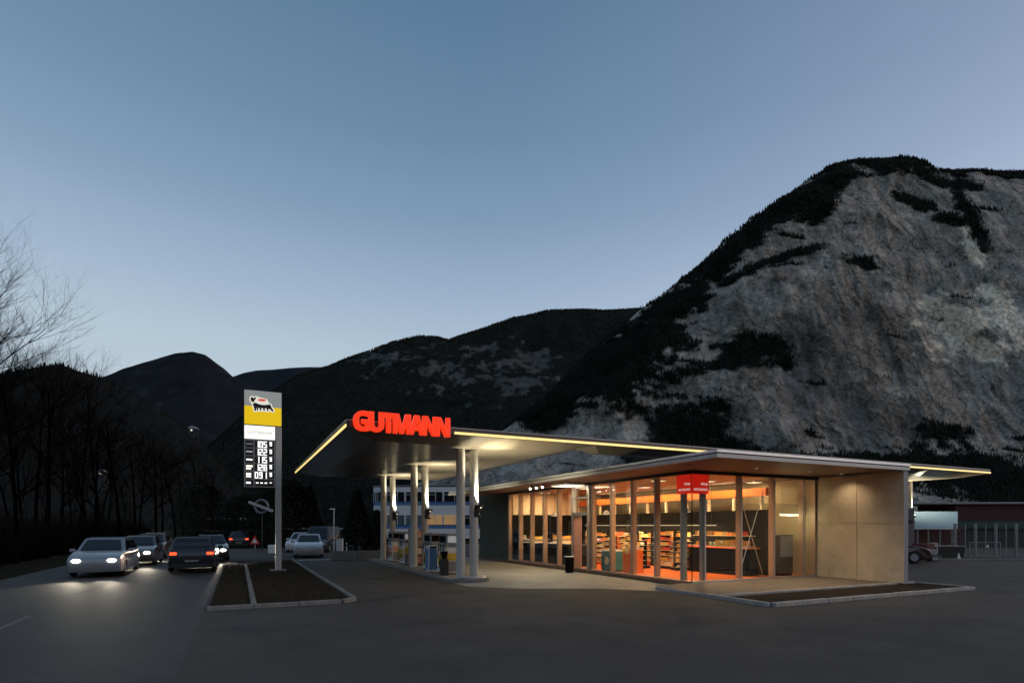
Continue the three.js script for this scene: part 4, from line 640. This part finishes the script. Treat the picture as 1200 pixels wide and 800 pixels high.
{ // office building behind the pumps: white bands, ribbon windows, blue parapet panels, rounded left end
  const q = at(433, 616, 78); q.y = -2.2; const b = thing('office_building', 'three-storey white office building with blue panels behind the pumps', 'building', q, -.04);
  const W = 24, R = 2.2, wall = mat([.78, .75, .73], { roughness: .8 }), blue = mat([.10, .21, .42], { roughness: .5 }), wframe = mat([.6, .6, .6]);
  const band = (y0, y1, off) => { const s = new THREE.Shape(); s.moveTo(W, -off); s.lineTo(R, -off); s.absarc(R, R, R + off, -Math.PI / 2, -Math.PI * 1.5 + Math.PI * .5, true); s.lineTo(-off, 9); s.lineTo(W, 9); s.closePath(); const g = new THREE.ExtrudeGeometry(s, { depth: y1 - y0, bevelEnabled: false, curveSegments: 14 }); g.rotateX(-Math.PI / 2); g.translate(0, y0, 0); return g; };
  const F = 3.15; // storey height
  part('core', band(0, F * 3 + .1, -.35), M.dark, b); part('roof', band(F * 3 + .1, F * 3 + .22, .12), M.grey, b);
  for (let f = 0; f < 3; f++) {
    const y = f * F; part('wall_band', band(y, y + .62, 0), wall, b); if (f) part('blue_band', band(y + .63, y + 1.15, -.02), blue, b); else part('wall_band', band(y + .63, y + 1.15, 0), wall, b); part('lintel_band', band(y + 2.45, y + F - .01, 0), wall, b);
    for (let x = R; x < W; x += 2.6) part('window_post', span(x, x + .22, y + 1.15, y + 2.45, -.02 + .0, .2).translate(0, 0, 0), wframe, b);
    for (let x = R + .22; x < W - 2.6; x += 2.6) { const lit = f === 1 && (x > 7 && x < 11); const m = lit ? glow([1, .55, .22], .22, [.3, .2, .1]) : f === 1 && x > 2 && x < 6 ? mat([.12, .15, .15], { roughness: .15 }) : carGlass; part('window', span(x, x + 2.38, y + 1.16, y + 2.44, .05, .08), m, b); part('window_bar', span(x + 1.4, x + 1.48, y + 1.15, y + 2.45, .081, .12), wframe, b); part('window_bar', span(x, x + 1.4, y + 2.05, y + 2.11, .081, .115), wframe, b); }
    const end = new THREE.CylinderGeometry(R - .06, R - .06, 1.28, 14, 1, false, Math.PI * 1.0, Math.PI * .5); part('end_window', end.rotateY(Math.PI * .5).translate(R, y + 1.8, -R), f === 1 ? glow([.8, .75, .42], .3, [.3, .3, .2]) : carGlass, b); for (const a of [.2, .8, 1.3]) part('window_post', span(-.06, .06, y + 1.15, y + 2.45, -.06, .06).translate(R - Math.sin(a) * (R - .02), 0, -R + Math.cos(a) * (R - .02)), wframe, b);
  }
}
// ---------- right hand yard ----------
{
  const yp = (px, d) => { const p = at(px, 616, d); p.y = 0; return p; };
  const s = thing('grey_store', 'grey rendered store behind the concrete wing wall at the right', 'building', yp(1072, 33.5), 0); part('wall', rspan(-2.4, 0, 0, 2.9, -3, 0, .02), mat([.17, .165, .17], { roughness: .9 }), s); part('coping', rspan(-2.45, .05, 2.9, 3.0, -3.05, .05, .015), M.grey, s); part('vent', new THREE.CylinderGeometry(.14, .14, .03, 20).rotateX(Math.PI / 2).translate(-.24, 2.2, .012), M.dark, s);
  const b = thing('pale_billboard', 'pale blue billboard with whitish lower edge in front of red boards', 'billboard', yp(1097, 38), -.05); part('panel', rspan(-1.38, 1.38, 1.85, 2.9, -.05, .05, .01), mat([.42, .62, .78], { roughness: .35 }), b); part('lower_strip', rspan(-1.36, 1.36, 1.72, 1.845, -.045, .055, .008), mat([.62, .68, .74], { roughness: .4 }), b); for (const x of [-1.1, -.4, .35, 1.1]) part('support', rspan(x - .035, x + .035, 0, 1.95, -.14, -.06, .01), M.grey, b);
  const r = thing('board_fence', 'dark red board fence under the billboard', 'fence', yp(1072, 38.6), -.05); for (let i = 0; i < 14; i++) part('board', rspan(i * .22 + .004, i * .22 + .214, .1, 1.9 + rr(-.03, .03), -.02 + rr(-.004, .004), .02, .006), mat([.09, .032, .026], { roughness: .8 }), r); for (const y of [.4, 1.5]) part('rail', rspan(0, 3.1, y, y + .1, -.08, -.022, .01), M.grey, r);
  const sh = thing('long_shed', 'long dark shed with reddish wall and green strip at the right edge', 'building', yp(1120, 52), -.02); for (let i = 0; i < 12; i++) part('wall_sheet', rspan(i * 1.5 + .005, (i + 1) * 1.5 - .005, 2.4, 3.9, -5, 0, .01), mat([.065, .02, .016], { roughness: .85 }), sh); part('green_strip', rspan(0, 18, 1.7, 2.39, -4.9, .03, .01), mat([.02, .06, .048], { roughness: .7 }), sh); part('lower_wall', span(.1, 17.9, 0, 1.69, -4.9, -.2), M.dark, sh); part('roof', rspan(-4.4, 18.3, 3.91, 4.1, -5.2, .3, .03), M.grey, sh);
  const f = thing('post_fence', 'steel post fence with thin bars and a gate at the right edge', 'fence', yp(1119, 36), -.02); const post = rbox(.13, 2.1, .13, 0, 1.05, 0, .015), thin = rod([0, 0, 0], [0, 2.05, 0], .025); for (let i = 0; i < 9; i++) { const o = part(i % 2 ? 'thin_post' : 'post', i % 2 ? thin : post, i % 2 ? mat([.3, .32, .32], { roughness: .5 }) : M.grey, f); o.position.set(i * .63 + .04, 0, 0); } part('top_rail', rspan(0, 5.2, 2.04, 2.09, -.03, .03, .01), M.greenWall, f);
  const wire = rod([0, .05, 0], [0, 2.04, 0], .006, .006, 5); for (let i = 0; i < 40; i++) { const o = part('wire', wire, M.greenWall, f); o.position.set(.1 + i * .128, 0, .0); } for (const y of [.3, .8, 1.3, 1.8]) part('wire_rail', rod([0, y, .0], [5.2, y, .0], .008, .008, 5), M.greenWall, f);
  const g = thing('low_gate', 'low wire gate standing before the post fence', 'gate', yp(1137, 34.5), 0); part('frame', [rod([0, .0, 0], [0, .95, 0], .025), rod([1.85, 0, 0], [1.85, .95, 0], .025), rod([0, .95, 0], [1.85, .95, 0], .022), rod([0, .12, 0], [1.85, .12, 0], .022)], M.grey, g); for (let i = 1; i < 10; i++) part('bar', rod([i * .185, .12, 0], [i * .185, .95, 0], .008, .008, 5), M.grey, g); part('plate', new THREE.CylinderGeometry(.09, .09, .01, 18).rotateX(Math.PI / 2).translate(1.05, .72, .03), M.white, g);
  const k = thing('waste_skip', 'dark green waste skip with pale rim in the right yard', 'skip', yp(1113, 35), .03); const sk = new THREE.Shape([[-.85, .02], [.85, .02], [1.0, .66], [-1.0, .66]].map((q) => new THREE.Vector2(...q))); part('body', new THREE.ExtrudeGeometry(sk, { depth: 1.2, bevelEnabled: true, bevelSize: .02, bevelThickness: .02, bevelSegments: 1 }).translate(0, 0, -1.2), mat([.014, .02, .016], { roughness: .7 }), k); part('rim', [rspan(-1.04, 1.04, .68, .73, -.02, .05), rspan(-1.04, 1.04, .68, .73, -1.25, -1.18), rspan(-1.04, -.97, .68, .73, -1.18, -.02), rspan(.97, 1.04, .68, .73, -1.18, -.02)], mat([.3, .3, .3]), k);
  const c = thing('traffic_cone', 'small white cone in front of the dark skip', 'cone', yp(1124, 33.4)); part('body', cyl(.09, .02, .34, 0, .03, 0, 18), M.white, c); part('base', rspan(-.13, .13, 0, .03, -.13, .13, .01), M.dark, c);
  const a = thing('air_station', 'pale air and water post beside the dark parked car', 'service post', yp(1094.5, 31.6)); part('body', rspan(-.16, .16, .05, 1.02, -.13, .13, .03), mat([.38, .38, .37], { roughness: .5 }), a); part('base', rspan(-.2, .2, 0, .05, -.17, .17, .01), M.dark, a); part('dial', new THREE.CylinderGeometry(.08, .08, .02, 20).rotateX(Math.PI / 2).translate(0, .72, .135), M.dark, a); part('hose', new THREE.TorusGeometry(.11, .02, 8, 24).translate(0, .38, .15), M.rubber, a);
  const t = thing('luggage_trailer', 'small grey trailer loaded with red crates by the air post', 'trailer', yp(1084, 31.4), .1); part('bed', rspan(-.3, .3, .36, .68, -.7, .5, .02), mat([.28, .26, .25], { roughness: .6 }), t); for (const z of [-1, 1]) { const w = part('wheel', new THREE.TorusGeometry(.15, .055, 8, 20).rotateY(Math.PI / 2), M.rubber, t); w.position.set(z * .34, .205, -.1); part('hub', new THREE.CylinderGeometry(.1, .1, .05, 14).rotateZ(Math.PI / 2), M.zinc, w); } part('drawbar', rod([0, .42, .5], [0, .3, 1.1], .03), M.grey, t); part('jockey_leg', rod([0, .0, 1.05], [0, .32, 1.05], .025), M.grey, t);
  for (let i = 0; i < 2; i++) { const cr = thing('red_crate', ['dull red crate at the front of the grey trailer', 'dull red crate at the rear of the grey trailer'][i], 'crate', yp(1084, 31.4).add(new THREE.Vector3(.02, .684, .15 - i * .6)), .1, 'red crates on the trailer'); part('tray', rspan(-.24, .24, 0, .26, -.25, .25, .02), mat([.16, .04, .035], { roughness: .6 }), cr); part('rim', rspan(-.255, .255, .262, .29, -.265, .265, .01), mat([.2, .05, .04]), cr); }
  const kb = thing('yard_kerb', 'low pale kerb line across the right yard', 'kerb', yp(1062, 32.2), 0); for (let i = 0; i < 8; i++) part('kerb_stone', rspan(i * 1 + .006, i * 1 + .994, 0, .09, -.1, .1, .015), M.kerb, kb);
}

// ---------- trees ----------
function tubeInto(P, N, I, pts, rads, sides) { // tapered tube along pts
  const t = new THREE.Vector3(), a = new THREE.Vector3(), b = new THREE.Vector3(), up = new THREE.Vector3(.31, .2, .93), start = P.length / 3;
  for (let i = 0; i < pts.length; i++) {
    t.subVectors(pts[Math.min(pts.length - 1, i + 1)], pts[Math.max(0, i - 1)]).normalize(); a.crossVectors(t, up).normalize(); b.crossVectors(t, a);
    for (let k = 0; k < sides; k++) { const c = Math.cos(k / sides * 6.2832), s = Math.sin(k / sides * 6.2832), nx = a.x * c + b.x * s, ny = a.y * c + b.y * s, nz = a.z * c + b.z * s; P.push(pts[i].x + nx * rads[i], pts[i].y + ny * rads[i], pts[i].z + nz * rads[i]); N.push(nx, ny, nz); }
  }
  for (let i = 0; i < pts.length - 1; i++) for (let k = 0; k < sides; k++) { const p = start + i * sides + k, q = start + i * sides + (k + 1) % sides; I.push(p, p + sides, q, q, p + sides, q + sides); }
}
const geoFrom = (P, N, I) => { const g = new THREE.BufferGeometry(); g.setAttribute('position', new THREE.Float32BufferAttribute(P, 3)); g.setAttribute('normal', new THREE.Float32BufferAttribute(N, 3)); g.setIndex(I); return g; };
const bark = matte([.05, .043, .036]);
function bareTreeGeo(height, trunkR, levels, twigs, spread) {
  const T = [[], [], []], C = [[], [], []];
  const grow = (out, p, dir, len, r, lev) => {
    const n = lev === 0 ? 9 : lev < 3 ? 5 : 3, pts = [p.clone()], rads = [r], d = dir.clone(), q = p.clone();
    for (let i = 1; i <= n; i++) { d.x += rr(-.16, .16) * (lev ? 1 : .35); d.y += rr(-.08, .14) * (lev ? 1 : .3); d.z += rr(-.16, .16) * (lev ? 1 : .35); d.normalize(); q.addScaledVector(d, len / n); pts.push(q.clone()); rads.push(r * (1 - (lev === 0 ? .72 : .62) * i / n)); }
    tubeInto(...out, pts, rads, lev === 0 ? 9 : lev === 1 ? 5 : 3);
    if (lev >= levels) return;
    const kids = lev === 0 ? twigs[0] : lev === 1 ? twigs[1] : twigs[2] ?? 4;
    for (let k = 0; k < kids; k++) {
      const f = lev === 0 ? rr(.3, 1) : rr(.2, 1), ii = Math.max(1, Math.min(n, Math.round(f * n))), az = rr(0, 6.283), el = lev === 0 ? rr(.35, 1.0) : 0;
      const nd = lev === 0 ? new THREE.Vector3(Math.cos(az) * spread, Math.tan(el), Math.sin(az) * spread).normalize() : pts[ii].clone().sub(pts[ii - 1]).normalize().add(new THREE.Vector3(rr(-.85, .85), rr(-.25, .75), rr(-.85, .85))).normalize();
      grow(C, pts[ii], nd, lev === 0 ? len * rr(.28, .5) * (1.25 - .55 * f) : len * rr(.42, .68), rads[ii] * (lev === 0 ? .52 : .7), lev + 1);
    }
  };
  grow(T, new THREE.Vector3(0, -.15, 0), new THREE.Vector3(rr(-.05, .05), 1, rr(-.05, .05)), height, trunkR, 0);
  return [geoFrom(...T), geoFrom(...C)];
}
function bareTree(geos, label, pos, turn, scale, group) { const t = thing('bare_tree', label, 'tree', pos, turn, group); t.scale.setScalar(scale); part('trunk', geos[0], bark, t); part('crown', geos[1], bark, t); return t; }
{
  const big = bareTreeGeo(19.5, .26, 4, [22, 8, 6], .55), mid = bareTreeGeo(19, .2, 4, [14, 6, 4], .5);
  const p = (px, d) => { const q = at(px, 616, d); q.y = 0; return q; };
  bareTree(big, 'tall bare tree reaching highest at the left edge', p(-66, 42), .6, .9); bareTree(mid, 'slender bare tree just right of the tallest one', p(40, 64), 1.2, .98); bareTree(mid, 'thin bare tree standing against the sky over the saddle of the hill', p(118, 72), 3.3, .98); bareTree(big, 'bare tree with low crown behind the tallest one at the left edge', p(-34, 60), 2.1, .92);
  const kindsT = [bareTreeGeo(12, .16, 3, [14, 7, 4], .6), bareTreeGeo(13, .2, 3, [13, 8, 4], .8), bareTreeGeo(11, .13, 3, [12, 6, 4], .45)];
  const spots = [[20, 34], [55, 40], [88, 46], [112, 52], [140, 50], [165, 60], [182, 64], [205, 70], [30, 56], [72, 58], [100, 66], [130, 72], [158, 78], [190, 86], [215, 90], [232, 96], [10, 66], [48, 74], [84, 80], [118, 88], [148, 94], [246, 110]];
  const nth = ['leftmost', 'second', 'third', 'fourth', 'fifth', 'sixth', 'seventh', 'eighth', 'ninth', 'tenth', 'eleventh', 'twelfth'], rank = (i) => { const near = spots[i][1] < 65; return (k => (k ? nth[k] + ' bare tree from the left' : 'leftmost bare tree'))(spots.filter((q) => (q[1] < 65) === near && q[0] < spots[i][0]).length) + (near ? ' in the front of the dark roadside wood' : ' in the back of the dark roadside wood'); };
  spots.forEach(([px, d], i) => bareTree(kindsT[i % 3], rank(i), p(px, d), rr(0, 6), rr(.8, 1.1), 'bare trees of the roadside wood'));
  // brush at the foot of the wood
  const P = [], N = [], I = []; for (let i = 0; i < 26; i++) { const a = rr(0, 6.28), e = rr(.1, .5), l = rr(.5, 1.2), o = new THREE.Vector3(rr(-.2, .2), 0, rr(-.2, .2)), t = new THREE.Vector3(Math.cos(a) * e * l, l, Math.sin(a) * e * l).add(o), m = o.clone().lerp(t, .5).add(new THREE.Vector3(rr(-.1, .1), .05, rr(-.1, .1))); tubeInto(P, N, I, [o, m, t], [.014, .009, .003], 3); }
  const n = 1500, im = new THREE.InstancedMesh(geoFrom(P, N, I), bark, n), m4 = new THREE.Matrix4(), q4 = new THREE.Quaternion(), up = new THREE.Vector3(0, 1, 0); for (let i = 0; i < n; i++) { const u = -24 - Math.pow(rnd(), 1.4) * 26, v = rr(-8, 75), w = L(u, -.03, v); q4.setFromAxisAngle(up, rr(0, 6.3)); const s = rr(.8, 2.4); m4.compose(w, q4, new THREE.Vector3(s, s * rr(.8, 1.4), s)); im.setMatrixAt(i, m4); }
  im.name = 'undergrowth'; im.userData = { kind: 'stuff', label: 'bare brushwood along the far side of the road', category: 'brush' }; im.castShadow = im.receiveShadow = true; scene.add(im);
}
{ // evergreens: many small sprays along drooping branches
  const needle = matte([.017, .023, .016], { side: THREE.DoubleSide });
  const conifer = (h, rad, n, tip) => { const pos = [], v = () => 0; for (let i = 0; i < n; i++) { const y = Math.pow(rnd(), .8) * .97, R = rad * (tip ? (1 - y) : Math.sqrt(Math.max(0, 1 - Math.pow((y - .45) / .56, 2)))) * rr(.25, 1.08), a = rr(0, 6.283), x = Math.cos(a) * R, z = Math.sin(a) * R, Y = y * h + .15 - R * .18, s = rr(.1, .26), da = rr(-1, 1); const dx = Math.cos(a + da) * s, dz = Math.sin(a + da) * s; pos.push(x - dz * .35, Y + s * .2, z + dx * .35, x + dz * .35, Y - s * .05, z - dx * .35, x + dx * 1.4, Y - s * rr(.1, .7), z + dz * 1.4); } const g = new THREE.BufferGeometry(); g.setAttribute('position', new THREE.Float32BufferAttribute(pos, 3)); g.computeVertexNormals(); return g; };
  const put = (label, px, d, h, rad, n, tip) => { const p = at(px, 616, d); p.y = 0; const t = thing(tip ? 'conifer_tree' : 'evergreen_tree', label, 'tree', p, 0, undefined); part('trunk', rod([0, -.1, 0], [0, h * .9, 0], .14, .03, 8), bark, t); part('crown', conifer(h, rad, n, tip), needle, t); };
  put('dark pointed conifer in front of the office building', 417, 44, 4.75, 1.55, 9000, true); put('small dark conifer at the foot of the office building', 441, 47, 3.2, 1.1, 4500, true);
  put('broad dark evergreen right behind the price sign pole', 330, 52, 6.3, 2.9, 14000, false); put('dark evergreen left of the price sign pole', 284, 58, 5.2, 2.3, 8000, false); put('dark evergreen behind the parked cars', 362, 66, 6.6, 2.2, 8000, true); put('dark evergreen at the end of the roadside wood', 236, 66, 6.8, 3.0, 9000, false);
}
// two far houses with a lit window each on the slopes
[[224, 503, 1500, 'small far house with a lit window high on the left slope'], [117, 554, 240, 'small house with a lit window low in the left wood']].forEach(([px, py, d, lab], i) => {
  const k = d / 240, p = at(px, py, d); const h = thing('hillside_house', lab, 'house', p.add(new THREE.Vector3(0, -1.5 * k, 0)), 0); part('wall', span(-1.6 * k, 1.6 * k, -6 * k, 1.9 * k, -3 * k, 0), M.dark, h); const rf = new THREE.Shape([[-1.9 * k, 1.9 * k], [1.9 * k, 1.9 * k], [0, 3.1 * k]].map((q) => new THREE.Vector2(...q))); part('roof', new THREE.ExtrudeGeometry(rf, { depth: 3.3 * k, bevelEnabled: false }).translate(0, 0, -3.1 * k), M.grey, h); part('window', span(-.35 * k, .35 * k, .9 * k, 1.5 * k, .01, .06 * k), glow([1, .9, .7], .9), h);
});
renderer.render(scene, camera);
